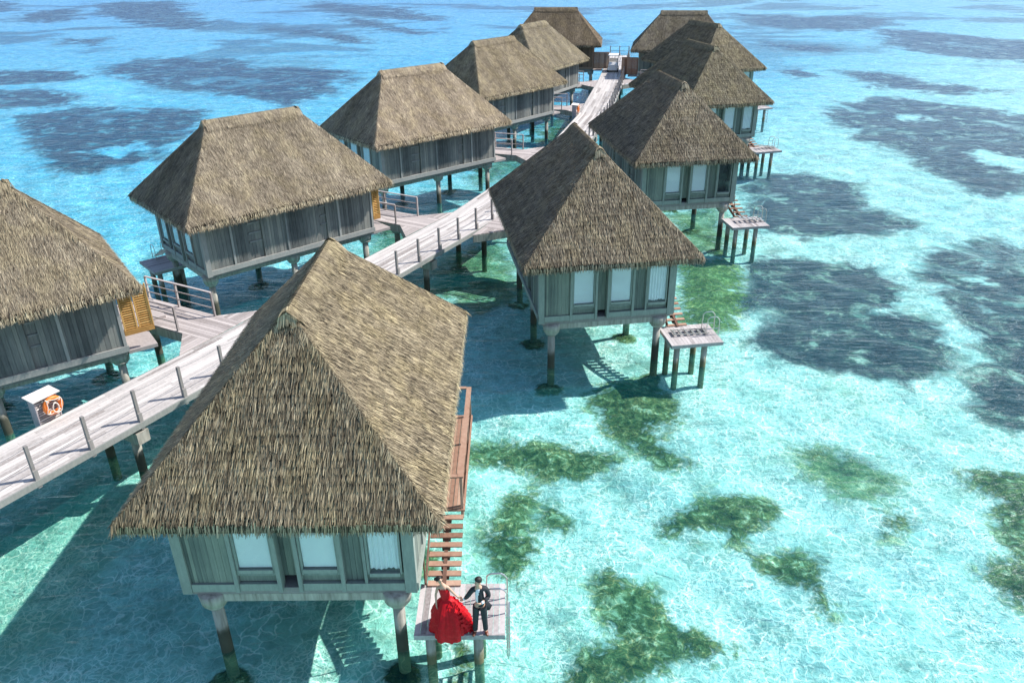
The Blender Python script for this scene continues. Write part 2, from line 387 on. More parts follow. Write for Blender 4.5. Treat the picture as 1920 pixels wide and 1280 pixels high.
def villa_parts():
    """returns list of (name, MB, mat, children)"""
    parts = []
    rng = random.Random(3)
    T = 0.10     # wall thickness
    # ---- long walls (y = ±WW), vertical planks, with recessed shuttered bays and cover boards
    for sgn in (-1, 1):
        b = MB(); x = -LW
        bays = [(1.55, 2.15), (-1.75, -1.40)]
        while x < LW - 0.01:
            wdt = min(rng.choice((0.13, 0.16, 0.19)), LW - x)
            inb = any(a < x + wdt/2 < c for a, c in bays)
            yo = WW - (0.10 if inb else 0) - rng.uniform(0, 0.008)
            y0, y1 = sorted((sgn*(yo - T), sgn*yo))
            big = 0.35 + 0.25*math.sin(x*2.3 + sgn) + rng.uniform(-.22, .22)
            b.box(x + 0.004, x + wdt - 0.004, y0, y1, ZF + 0.16, ZT, max(0, min(1, big)))
            x += wdt
        b.box(-LW, LW, *sorted((sgn*(WW - 0.24), sgn*(WW - 0.13))), ZF + 0.02, ZT, 0.1)
        parts.append(('wall', b, 'wall', []))
        t = MB()
        for xx in (-LW + 0.06, -2.35, 0.35, 2.95):
            t.box(xx - 0.05, xx + 0.05, *sorted((sgn*(WW - 0.02), sgn*(WW + 0.035))), ZF + 0.10, ZT, rng.random())
        for a, c in bays:      # cross rails of the recessed shutters
            for zz in (ZF + 0.95, ZF + 1.35, ZF + 1.8):
                t.box(a, c, *sorted((sgn*(WW - 0.14), sgn*(WW - 0.05))), zz, zz + 0.07, 0.4)
        t.box(-LW - 0.03, LW + 0.03, *sorted((sgn*(WW - 0.06), sgn*(WW + 0.06))), ZF - 0.02, ZF + 0.20, 0.75)
        parts.append(('wall_trim', t, 'trim', []))
    # ---- entrance end wall
    b = MB(); y = -WW + 0.11
    while y < WW - 0.12:
        wdt = min(0.17, WW - 0.11 - y)
        if not (0.35 < y + wdt/2 < 1.35): b.box(-LW + 0.0, -LW + T, y + .004, y + wdt - .004, ZF + 0.02, ZT, rng.random())
        y += wdt
    parts.append(('wall', b, 'wall', []))
    d = MB(); d.box(-LW + 0.02, -LW + 0.08, 0.37, 1.33, ZF, ZT - 0.5, 0.5); d.box(-LW - 0.01, -LW + 0.10, 0.29, 0.37, ZF, ZT, .6); d.box(-LW - 0.01, -LW + 0.10, 1.33, 1.41, ZF, ZT, .6)
    hd = MB(); hd.tube([(-LW - 0.02, 1.2, ZF + 0.95), (-LW - 0.05, 1.2, ZF + 0.97), (-LW - 0.05, 1.2, ZF + 1.15), (-LW - 0.02, 1.2, ZF + 1.17)], 0.012, 6)
    parts.append(('door', d, 'brown', [('handle', hd, 'steel')]))
    # ---- seaward end: planks | fin | window | slit | window | fin | planks | curtain window | corner
    b = MB()
    def planks(y0, y1, xf, z0=ZF + 0.22, z1=ZT):
        y = y0
        while y < y1 - 0.005:
            wdt = min(rng.choice((0.11, 0.14)), y1 - y)
            b.box(xf - T, xf - rng.uniform(0, .006), y + .003, y + wdt - .003, z0, z1, 0.45 + rng.uniform(-.3, .35)); y += wdt
    planks(-WW + 0.1, -1.42, LW); planks(1.02, 1.46, LW - 0.06); planks(-0.42, 0.02, LW - 0.22)
    for a, c in ((-1.34, -0.46), (0.06, 0.94), (1.48, 2.32)):     # panel below each window
        b.box(LW - 0.14, LW - 0.05, a, c, ZF + 0.22, ZF + 0.44, 0.6)
    parts.append(('wall', b, 'wall', []))
    t = MB()
    for yy, pr in ((-1.40, .10), (-0.44, .10), (0.02, .10), (0.98, .10)):
        t.box(LW - 0.20, LW + pr - 0.04, yy - 0.045, yy + 0.045, ZF - 0.02, ZT, 0.7)
    t.box(LW - 0.05, LW + 0.04, 1.455, 1.52, ZF + 0.2, ZT, .6)
    for yy in (-WW + 0.05, WW - 0.12): t.box(LW - 0.16, LW + 0.06, yy - 0.11 if yy < 0 else yy - 0.12, yy + 0.11 if yy < 0 else yy + 0.14, ZF - 0.06, ZT, 0.65)
    t.box(LW - 0.06, LW + 0.05, -WW + 0.17, -1.45, ZF - 0.0, ZF + 0.21, .8)
    t.box(LW - 0.06, LW + 0.05, 1.03, WW - 0.25, ZF - 0.0, ZF + 0.21, .75)
    t.box(LW - 0.06, LW + 0.03, -1.35, -0.49, ZF + 0.0, ZF + 0.20, .8); t.box(LW - 0.06, LW + 0.03, 0.07, 0.93, ZF + 0.0, ZF + 0.20, .8)
    parts.append(('corner_trim', t, 'trim', []))
    iw = MB(); iw.box(LW - 0.55, LW - 0.52, -WW + .3, WW - .3, ZF + .05, ZT - .05, .1)
    parts.append(('inner_partition', iw, 'dark', []))
    for a, c, kind in ((-1.345, -0.495, 0), (0.075, 0.925, 0), (1.53, 2.30, 1)):
        f = MB(); zb = ZF + 0.62 if kind == 0 else ZF + 0.50
        f.box(LW - 0.10, LW + 0.02, a, a + 0.05, ZF + 0.45, ZT, .7); f.box(LW - 0.10, LW + 0.02, c - 0.05, c, ZF + 0.45, ZT, .7)
        f.box(LW - 0.13, LW + 0.05, a + .05, c - .05, zb - 0.10, zb, .8)
        if kind == 0: f.box(LW - 0.10, LW - 0.0, a + .05, c - .05, ZF + 0.42, zb - 0.14, .45)
        g = MB(); g.box(LW - 0.006, LW + 0.002, a + 0.052, c - 0.052, zb, ZT, .5)
        bl = MB()
        if kind == 0: bl.box(LW - 0.04, LW - 0.03, a + 0.06, c - 0.06, zb + 0.02, ZT, .5)
        else:
            pts = []; N = 28
            for i in range(N + 1):
                yy = a + 0.06 + (c - a - 0.12)*i/N; xx = LW - 0.045 + 0.020*math.sin(i*1.35)
                pts.append((xx, yy))
            vs = [(x, y, zb + 0.06 + 0.02*math.sin(y*13)) for x, y in pts] + [(x, y, ZT) for x, y in pts]
            bl.add(vs, [(i, i+1, i+1+N+1, i+N+1) for i in range(N)], .5)
        parts.append(('window', f, 'trim', [('pane', g, 'glass'), ('blind' if kind == 0 else 'curtain', bl, 'blind')]))
    # ---- floor slab and perimeter beam
    b = MB(); b.box(-LW + 0.05, LW - 0.05, -WW + 0.07, WW - 0.07, ZF - 0.16, ZF + 0.018, .5)
    parts.append(('floor', b, 'post', []))
    b = MB()
    for s in (-1, 1):
        b.box(-LW + 0.25, LW - 0.2, *sorted((s*2.24, s*1.98)), 1.68, ZF - 0.163, .5)
    for xx in (-4.07 + .1, 0, 4.07 - .02): b.box(xx - 0.13, xx + 0.13, -1.977, 1.977, 1.70, ZF - 0.166, .5)
    parts.append(('floor_beam', b, 'concrete', []))
    # ---- piles with caps
    for xx in (-3.95, 0.0, 4.0):
        for yy in (-2.09, 2.09):
            p = MB(); p.cone((xx, yy, -2.0), (xx, yy, 1.46), 0.150, 0.138, 18, .5)
            c = MB(); c.cone((xx, yy, 1.45), (xx, yy, 1.58), 0.22, 0.31, 20, .5); c.cone((xx, yy, 1.58), (xx, yy, 1.915), 0.31, 0.345, 20, .5)
            parts.append(('pile', p, 'concrete', [('pile_cap', c, 'concrete')]))
    # ---- porch
    b = MB(); b.box(-6.10, -4.235, -0.2, 2.0, 1.86, 2.03, .4); b.box(-5.22, -4.24, -2.5, -0.203, 1.90, 2.028, .3)
    parts.append(('porch', b, 'link', []))
    # ---- side deck with railing on the stair side
    b = MB()
    for i in range(8):
        y0 = WW + 0.07 + i*0.108; b.box(-3.0, 1.48, y0, y0 + 0.10, 2.00, 2.05, rng.random())
    for xx in (-2.8, -0.8, 1.3): b.box(xx - .04, xx + .04, WW + 0.06, 3.45, 1.90, 1.997, .4)
    r = MB()
    r.box(-3.0, 1.42, 3.36, 3.50, 3.00, 3.04, .6); r.box(-3.03, -2.91, WW + .07, 3.355, 3.00, 3.04, .6); r.box(1.31, 1.43, 3.0, 3.355, 3.0, 3.04, .6)
    for xx in (-2.94, -1.5, -0.06, 1.30, 1.40): r.box(xx - .035, xx + .035, 3.40, 3.47, 1.75, 2.997, rng.random())
    for xx in (-2.94,): r.box(xx - .035, xx + .035, 2.70, 2.77, 2.055, 2.997, .5)
    for zz in (2.3, 2.5, 2.7, 2.86): r.tube([(-2.94, 3.43, zz), (1.36, 3.43, zz)], 0.006, 5, .2)
    r.box(-2.9, 1.3, 3.46, 3.485, 2.0, 2.10, .4)
    parts.append(('side_deck', b, 'brown', [('railing', r, 'brown')]))
    return parts

def louvre_mb(panels):
    rng = random.Random(8); b = MB(); lo = min(q[0] for q in panels)
    for (x0, x1) in panels:
        b.box(x0, x0 + .05, -2.60, -2.54, ZF + .77, 4.35, .6); b.box(x1 - .05, x1, -2.60, -2.54, ZF + .77, 4.35, .6)
        z = ZF + 0.82
        while z < 4.3:
            b.beam((x0 + .05, -2.57, z), (x1 - .05, -2.57, z), 0.065, 0.014, rng.uniform(.3, 1), up=(0, -0.5, 1)); z += 0.085
        b.box(x0 + .05, x1 - .05, -2.535, -2.525, ZF + .77, 4.35, .15)
    b.box(lo - .04, -4.24, -2.62, -2.50, ZF + .57, ZF + .767, .0); b.box(lo - .04, lo - .003, -2.62, -2.52, ZF + .77, 4.4, .5)
    return b
SCREENS = {'L0': louvre_mb([(-5.20, -4.75), (-4.71, -4.26)]).mesh('louvre_screen', 'louvre', True), 'L1': louvre_mb([(-4.60, -4.26)]).mesh('louvre_screen', 'louvre', True)}
def panel_mb():
    b = MB(); rng = random.Random(2); x = -5.9
    while x < -4.3: b.box(x, x + .135, -2.60, -2.55, ZF + .05, 3.75, rng.random()); x += .14
    b.box(-5.92, -4.26, -2.63, -2.547, 3.75, 3.81, .5); return b
for k_, m_ in (('L5', False), ('R5', False)): SCREENS[k_] = None
roofA = thatch_mesh('thatched_roof', 'rows', 11); roofB = thatch_mesh('thatched_roof', 'loose', 12)
ridgeM = ridge_mesh(5).mesh('ridge_cap', 'thatch')
PARTS = villa_parts()
BUILT = {}
for mir in (False, True):
    BUILT[mir] = [(n, b.mesh(n, mt, mir, n == 'pile'), [(cn, cb.mesh(cn, cm, mir, cn == 'pile_cap')) for cn, cb, cm in ch]) for n, b, mt, ch in PARTS]

VILLAS = {"R0": [-4.75, 17.533, -1.577], "R1": [3.017, 31.435, -1.43], "R2": [8.94, 45.556, -1.426], "R3": [13.85, 60.37, -1.324], "R4": [17.393, 75.203, -1.214], "R5": [17.789, 86.411, -0.181],
          "L0": [-18.53, 24.633, 3.763], "L1": [-11.611, 36.584, 3.873], "L2": [-5.84, 50.23, 3.849], "L3": [-1.153, 64.486, 3.98], "L4": [2.202, 76.34, 4.173], "L5": [5.157, 92.123, 3.022]}
VLAB = {
 'R0': 'largest and nearest thatched villa, with the couple in red and black beside it',
 'R1': 'thatched villa right of the boardwalk bend, beside the platform with the flat ladder',
 'R2': 'thatched villa with one bare curtainless window, second behind the nearest along the right side',
 'R3': 'thatched villa with a sagging crease along its eave, third behind the nearest on the right',
 'R4': 'thatched villa whose steep roof overlaps the grey one at the far right end',
 'R5': 'farthest thatched villa right of the boardwalk end, level ridge and small brown screen',
 'L0': 'thatched villa cut off by the left edge, golden louvred screen at its corner',
 'L1': 'wide thatched villa with a dark swim platform at its left, above the nearest roof',
 'L2': 'pale straw roofed villa with a bleached lower band, left of the boardwalk middle',
 'L3': 'brownish thatched villa between the pale straw one and the small greenish one on the left',
 'L4': 'greenish grey thatched villa half hidden, fourth from the left edge in the left row',
 'L5': 'farthest villa left of the boardwalk end, reddish thatch over brown timber walls'}
RCOL = {'R0': (1.08, 1.0, 0.84), 'R1': (1.0, 0.93, 0.84), 'R2': (0.98, 0.92, 0.84), 'R3': (0.98, 0.95, 0.82), 'R4': (1.02, 0.98, 0.84), 'R5': (1.05, 1.0, 0.93),
        'L0': (1.2, 1.13, 1.03), 'L1': (1.26, 1.18, 1.08), 'L2': (1.55, 1.42, 1.30), 'L3': (1.22, 1.14, 1.0), 'L4': (1.22, 1.18, 1.06), 'L5': (1.0, 0.86, 0.72)}
WCOL = {'L': (1.12, 1.10, 1.10), 'R': (0.95, 1.05, 1.0)}
VO = {}
for k, (x, y, a) in VILLAS.items():
    left = k[0] == 'L'
    root = thing('water_villa', VLAB[k], 'water villa', (x, y, 0), a, 'thatched villas on piles over the lagoon'); VO[k] = root
    zs = 1.0
    rf = link('roof', roofB if (left or k == 'R5') else roofA, root, RCOL[k])
    if k in ('R2', 'L3', 'R4', 'L0'): rf.rotation_euler = (0, 0, math.pi)      # turned round so no two neighbours match
    link('ridge_cap', ridgeM, rf, tuple(c*1.04 for c in RCOL[k]))
    for n, me, ch in BUILT[left]:
        col = None
        if n in ('wall', 'wall_trim', 'corner_trim', 'window'): col = WCOL[k[0]] if k != 'L5' else (1.0, 0.62, 0.42)
        o = link(n, me, root, col)
        for cn, cm in ch:
            if not (k == 'R2' and cn == 'curtain'): link(cn, cm, o)
    if k in ('L0', 'L1'): link('louvre_screen', SCREENS[k], root)
    if k == 'L5': link('privacy_screen', panel_mb().mesh('privacy_screen', 'brown', True), root, (.85, .8, .7))
    if k == 'R5': link('privacy_screen', panel_mb().mesh('privacy_screen', 'brown', False), root, (.8, .75, .7))
def W(k, u, v, z=0.0):
    x, y, a = VILLAS[k]
    if k[0] == 'L': v = -v
    return Vector((x + u*math.cos(a) - v*math.sin(a), y + u*math.sin(a) + v*math.cos(a), z))

# ------------------------------------------------------------------ boardwalk
ZD = 1.90
PATH = [Vector(p + (0,)) for p in [(-24.0, 1.3), (-13.92, 18.72), (-10.12, 25.27), (-5.4, 33.9), (-2.2, 39.65), (0.1, 45.1), (1.8, 49.25), (3.93, 54.9), (6.87, 65.8), (10.3, 83.0), (12.4, 95.0), (13.4, 101.0)]]
def nrm(i):
    a = PATH[max(i-1, 0)]; b = PATH[min(i+1, len(PATH)-1)]; d = (b - a).normalized(); return Vector((d.y, -d.x, 0))   # to the right
NR = [nrm(i) for i in range(len(PATH))]
cum = [0]
for i in range(1, len(PATH)): cum.append(cum[-1] + (PATH[i] - PATH[i-1]).length)
def along(s, off, z):
    s = min(max(s, 0), cum[-1])
    for i in range(1, len(PATH)):
        if s <= cum[i] + 1e-9: break
    t = (s - cum[i-1])/(cum[i] - cum[i-1]); p = PATH[i-1].lerp(PATH[i], t); n = NR[i-1].lerp(NR[i], t).normalized()
    return Vector((p.x + n.x*off, p.y + n.y*off, z))
HW = 1.25
bw = thing('boardwalk', 'long bleached timber boardwalk on piles running between the two rows of villas', 'boardwalk', (0, 0, 0))
rng = random.Random(21)
b = MB(); nb = 18; bwid = 2*HW/nb
for j in range(nb):
    o0 = -HW + j*bwid + 0.006; o1 = -HW + (j+1)*bwid - 0.006; s = -rng.uniform(0, 3)
    while s < cum[-1]:
        e = s + rng.choice((2.4, 3.0, 3.6, 3.6)); s0 = max(s, 0) + .003; s1 = min(e, cum[-1]) - .003
        cuts = [s0] + [c for c in cum if s0 + .01 < c < s1 - .01] + [s1]
        tint = min(1, max(0, rng.gauss(0.52, 0.27))); zz = ZD + rng.uniform(-.003, .003)
        if s1 > s0:
            vs = []; fs = []
            for c in cuts:
                for zq in (zz - .03, zz):
                    vs += [along(c, o0, zq), along(c, o1, zq)]
            for q in range(len(cuts) - 1):
                a = 4*q; n4 = a + 4
                fs += [(a+2, a+3, n4+3, n4+2), (a, n4, n4+1, a+1), (a, a+2, n4+2, n4), (a+1, n4+1, n4+3, a+3)]
            fs += [(0, 1, 3, 2), (4*len(cuts)-4, 4*len(cuts)-2, 4*len(cuts)-1, 4*len(cuts)-3)]
            b.add(vs, fs, tint)
        s = e
b.obj('deck', 'deck', bw)
b = MB(); seg = 0.0
while seg < cum[-1] - 0.1:
    s1 = min(seg + 1.8, cum[-1])
    for off in (-HW - 0.02, HW + 0.02): b.beam(along(seg, off, ZD - 0.10), along(s1, off, ZD - 0.10), 0.05, 0.19, 0.7)
    for off in (-0.8, 0.8): b.beam(along(seg, off, ZD - 0.18), along(s1, off, ZD - 0.18), 0.10, 0.26, 0.4)
    seg = s1
b.obj('edge_beam', 'trim', bw)
s0 = 6.9; s = s0
while s < cum[-1]:
    l = along(s, -0.78, 0); r = along(s, 0.78, 0)
    for q in (l, r):
        p = MB(); p.cone((q.x, q.y, -2.0), (q.x, q.y, 1.20), 0.14, 0.14, 14, .5); po = p.obj('pile', 'concrete', bw, True)
    c = MB(); c.beam(along(s, -1.28, 1.385), along(s, 1.28, 1.385), 0.42, 0.40, .5); c.obj('crosshead', 'concrete', bw)
    s += 5.35
# rail posts: every 1.66 m on the right-hand edge
posts = []; s = 18.05 - 1.66*10
while s < cum[-1]: posts.append(s); s += 1.66
pm = MB(); pm.box(-0.045, 0.045, -0.045, 0.045, 0, 1.08, .4); pm.box(-0.06, 0.06, -0.10, -0.047, -0.26, 0.30, .6); pmm = pm.mesh('post', 'post')
CP = {1.02: [], 0.52: []}
prev = None
for s in posts:
    q = along(s, HW - 0.08, ZD); i = max(j for j in range(len(cum)) if cum[j] <= s); d = (PATH[min(i+1, len(PATH)-1)] - PATH[i]).normalized()
    o = link('post', pmm, bw, None, q, math.atan2(d.y, d.x))
    if prev is not None:
        for zz in (1.02, 0.52):
            a_, b_ = prev + Vector((0, 0, zz)), q + Vector((0, 0, zz))
            CP[zz] += [a_.lerp(b_, t) - Vector((0, 0, 0.05*4*t*(1 - t))) for t in (0, .25, .5, .75)]
    prev = q
for off in (-1.1, 0.0, 1.1):        # closing rail at the far end
    link('post', pmm, bw, None, along(cum[-1] - .1, off, ZD), 1.2)
for zz in (1.02, .52):
    cb = MB(); cb.tube(CP[zz] + [prev + Vector((0, 0, zz))], 0.010, 5, .3); cb.obj('cable', 'cable', bw)
    cb = MB(); cb.tube([along(cum[-1] - .1, -1.1, ZD + zz), along(cum[-1] - .1, 1.1, ZD + zz)], 0.02, 5, .3); cb.obj('end_rail', 'cable', bw)

# ------------------------------------------------------------------ footbridges from the boardwalk to each villa
def nearest_edge(P, side):
    best = None
    for k in range(int(cum[-1]/0.1)):
        q = along(k*0.1, side*(HW + 0.03), 0); dd = (q.xy - P.xy).length
        if best is None or dd < best[0]: best = (dd, k*0.1, q)
    return best
BLAB = {
 'L0': 'footbridge beside the golden louvres, joining the leftmost villa to the boardwalk',
 'L1': 'footbridge between the orange-cornered wide villa and the boardwalk, above the nearest roof',
 'L2': 'footbridge from the pale straw roofed villa to the boardwalk',
 'L3': 'footbridge with pale railings from the brownish roofed villa, left of the small lifebuoy stand',
 'L4': 'white-decked footbridge below the far brown villa, left of the boardwalk',
 'L5': 'farthest footbridge on the left, behind the brown timber walls',
 'R0': 'footbridge hidden behind the nearest roof', 'R1': 'short footbridge whose end shows left of the dark roof slope at the boardwalk bend',
 'R2': 'footbridge mostly hidden by the roofs right of the boardwalk, second on that side', 'R3': 'footbridge hidden behind the third right-hand roof',
 'R4': 'footbridge on the right near the far end, with a pale double rail', 'R5': 'farthest footbridge on the right by the small brown screen'}
for k in VILLAS:
    left = k[0] == 'L'; side = -1 if left else 1
    if k in ('R0', 'R2', 'R3', 'L5'): continue          # the photo shows nothing of these
    P0 = W(k, -5.7, 1.0); dd, sq, Q = nearest_edge(P0, side); e = (Q - Vector((P0.x, P0.y, 0))); e.z = 0; Ln = e.length; e.normalize(); nn = Vector((-e.y, e.x, 0))
    if Ln < 0.8: continue
    root = thing('footbridge', BLAB[k], 'footbridge', (P0.x, P0.y, 0), math.atan2(e.y, e.x), 'timber footbridges from boardwalk to villas')
    hw = 0.86; fl = min(1.3, Ln*0.4); zb = 1.93
    b = MB(); r2 = random.Random(k); nbd = 12; w_ = 2*hw/nbd
    st = -0.9
    for j in range(nbd):
        y0 = -hw + j*w_ + .004; y1 = y0 + w_ - .008
        cutx = r2.uniform(0.3, Ln - .3)
        for a_, c_ in ((st, cutx - .003), (cutx + .003, Ln - 0.02)): b.box(a_, c_, y0, y1, zb - .03, zb + r2.uniform(-.002, .002), r2.random())
    for sg in (-1, 1):
        nfl = 8
        for j in range(nfl):
            t0 = j/nfl; t1 = (j+1)/nfl - .02
            poly = [(Ln - fl*(1-t0), sg*(hw + .004)), (Ln - fl*(1 - t1), sg*(hw + .004)), (Ln - fl*(1 - t1), sg*(hw + fl*t1*1.0)), (Ln - fl*(1 - t0), sg*(hw + fl*t0 + .01))]
            b.prism(poly if sg > 0 else poly[::-1], zb - .03, zb + .001, r2.random())
    b.obj('deck', 'link', root)
    b = MB(); bl = Ln - fl
    for sg in (-1, 1):
        b.beam((st, sg*(hw - .02), zb - .22), (bl, sg*(hw - .02), zb - .22), .06, .36, .3)
        b.beam((bl, sg*(hw - .02), zb - .22), (Ln - .05, sg*(hw + fl - .06), zb - .22), .05, .36, .35)
    b.obj('edge_beam', 'concrete', root)
    for sg in (-1, 1):
        r = MB(); xs = [st + .1, (st + bl)/2 - .1, bl - 0.05] if sg > 0 else [st + .1, st + 1.0, bl - 0.3]
        for x_ in xs: r.box(x_ - .035, x_ + .035, sg*(hw - .07) - .035, sg*(hw - .07) + .035, zb - .25, zb + 0.98, r2.random())
        r.beam((xs[0], sg*(hw - .07), zb + 1.0), (xs[-1], sg*(hw - .07), zb + 1.0), .09, .035, .8)
        for zz in (.33, .66): r.beam((xs[0], sg*(hw - .07), zb + zz), (xs[-1], sg*(hw - .07), zb + zz), .025, .04, .6)
        r.obj('railing', 'post', root, color=(1.35, 1.3, 1.3))
    for x_ in ([0.1] if Ln < 4.5 else [0.1, Ln - 2.2]):
        p = MB(); p.cone((x_, 0.0, -2.0), (x_, 0.0, 1.10), .15, .15, 14, .5); po = p.obj('pile', 'concrete', root, True)
        c = MB(); c.cone((x_, 0, 1.10), (x_, 0, 1.52), .22, .55, 8, .5); c.obj('pile_cap', 'concrete', po)

# ------------------------------------------------------------------ stairs and swim platforms
PLAT = {'R0': (3.12, 4.69, 2.50, 4.54), 'R1': (3.55, 5.20, 2.32, 4.36), 'R2': (4.35, 5.95, 1.95, 4.0), 'R3': (3.6, 5.2, 2.35, 4.4), 'R4': (3.6, 5.2, 2.35, 4.4), 'L1': (3.45, 5.05, 1.95, 3.95)}
PZ = 1.14
PLAB = {'R0': 'small grey swim platform with the couple standing on it',
 'R1': 'small bleached swim platform beside the green shallows, its ladder laid flat on the boards',
 'R2': 'pale swim platform beside the villa with the curtainless window, ladder tilted above it',
 'R3': 'far swim platform over blue water with tall handrails, right of the third roof',
 'R4': 'farthest swim platform, half hidden below the drooping thatch corner',
 'L1': 'shaded swim platform at the left end of the wide villa, ladder raised'}
SLAB = {'R0': 'brown open-tread staircase coming down behind the woman in red', 'R1': 'reddish open-tread stairs down to the platform with the flat ladder',
 'R2': 'pale brown open-tread stairs beside the villa with the curtainless window', 'R3': 'far short wooden stairs with white side rail, under the third right-hand villa', 'L1': 'stairs in shade behind the wide villa leading to its dark platform'}
def ladder(root, x1, ym, mode, mirror):
    """two hooped steel handrails at the +y edge and a rung ladder"""
    hy = ym
    for dx in (-0.24, 0.24):
        h = MB(); xx = x1 + dx
        pts = [(xx, hy - 0.46, 0.0), (xx, hy - 0.42, 0.66)] + [(xx, hy - 0.42 + 0.12 - 0.12*math.cos(t), 0.62 + 0.12*math.sin(t)) for t in (0.4, 0.9, 1.4)] + \
              [(xx, hy - 0.10, 0.75), (xx, hy - .02, 0.70), (xx, hy + 0.05, 0.60), (xx, hy + 0.06, 0.0 if mode != 'down' else -1.5)]
        h.tube([(a, b_*1, c) for a, b_, c in pts], 0.019, 7, .5); h.tube([(xx, hy - .45, .25), (xx, hy + .055, .25)], 0.014, 6, .5)
        link('handrail', h.mesh('handrail', 'steel', mirror), root)
    l = MB()
    if mode == 'down':
        for i in range(6): l.beam((x1 - .24, hy + .06, -0.15 - i*.25), (x1 + .24, hy + .06, -0.15 - i*.25), .09, .03, .5)
    else:
        tilt = {'flat': 0.03, 'tilt': 0.16, 'up': 0.5}[mode]
        d = Vector((0, -math.cos(tilt), math.sin(tilt))); o = Vector((x1, hy - 0.30, 0.05))
        if mode != 'flat': o.y = hy + .02
        for s in (-.20, .20): l.beam(o + Vector((s, 0, 0)), o + Vector((s, 0, 0)) + d*1.45, .045, .03, .8, up=(0, 0.3, 1))
        for i in range(6): q = o + d*(0.12 + i*.25); l.beam(q + Vector((-.18, 0, 0.005)), q + Vector((.18, 0, 0.005)), .10, .03, .1, up=(0, 0.2, 1))
    link('ladder', l.mesh('ladder', 'steel' if mode != 'flat' else 'trim', mirror), root)
for k, (u0, u1, v0, v1) in PLAT.items():
    mir = k[0] == 'L'; x, y, a = VILLAS[k]
    o_ = W(k, u0, v0, PZ); root = thing('swim_platform', PLAB[k], 'swim platform', o_, a, 'swim platforms beside the villas')
    r2 = random.Random(k + 'p'); b = MB(); n = 15; wv = v1 - v0; lu = u1 - u0
    for j in range(n): b.box(0, lu - 0.03, j*wv/n + .004, (j+1)*wv/n - .004, -.035, r2.uniform(-.002, .002), min(1, max(0, r2.gauss(.45, .2))))
    b.box(lu - .025, lu + .02, 0, wv, -.13, .004, .25); b.box(0, lu - .03, .0, .05, -.15, -.037, .3); b.box(0, lu - .03, wv - .05, wv, -.15, -.037, .3)
    link('deck', b.mesh('deck', 'deck', mir), root, (0.93, 0.93, 0.97))
    for px_ in (.28, lu - .28):
        for py in (.32, wv - .62):
            p = MB(); p.cone((px_, py, -PZ - 2.0), (px_, py, -.13), .115, .115, 14, .5)
            link('pile', p.mesh('pile', 'concrete_short', mir, True), root)
    mode = {'R0': 'down', 'R1': 'flat', 'R2': 'tilt', 'R3': 'tilt', 'R4': 'down', 'L1': 'up'}[k]
    ladder(root, lu*0.44, wv, mode, mir)
    if k in SLAB:
        o_ = W(k, 1.50, WW + .03, 0); st = thing('staircase', SLAB[k], 'staircase', o_, a, 'stairs down to the swim platforms')
        du = u0 - 1.50 + .12; dz = 2.0 - PZ; n = 8
        if k == 'R2': du = u0 - 1.5 + .1
        for i in range(n):
            t = MB(); uu = du*(i + .5)/n; zz = 2.0 - dz*(i + .55)/n
            t.box(uu - .085, uu + .085, .06, .86, zz - .035, zz, r2.random())
            link('tread', t.mesh('tread', 'brown', mir), st)
        s = MB(); s.beam((0, .46, 1.80), (du, .46, PZ + .0), .09, .12, .1)
        s.beam((0, .03, 2.02), (du, .03, PZ + .12), .035, .16, .2)
        for i in range(n): uu = du*(i + .5)/n; zz = 2.0 - dz*(i + .55)/n; s.box(uu - .06, uu + .06, .36, .56, zz - .16, zz - .037, .1)
        link('stringer', s.mesh('stringer', 'brown', mir), st, (.7, .7, .75))
        h = MB(); h.tube([(du - .1, .0, PZ), (du - .1, .0, PZ + .85), (0.1, .0, 2.75)], .02, 6, .2)
        link('handrail', h.mesh('handrail', 'brown', mir), st, (.7, .7, .7))

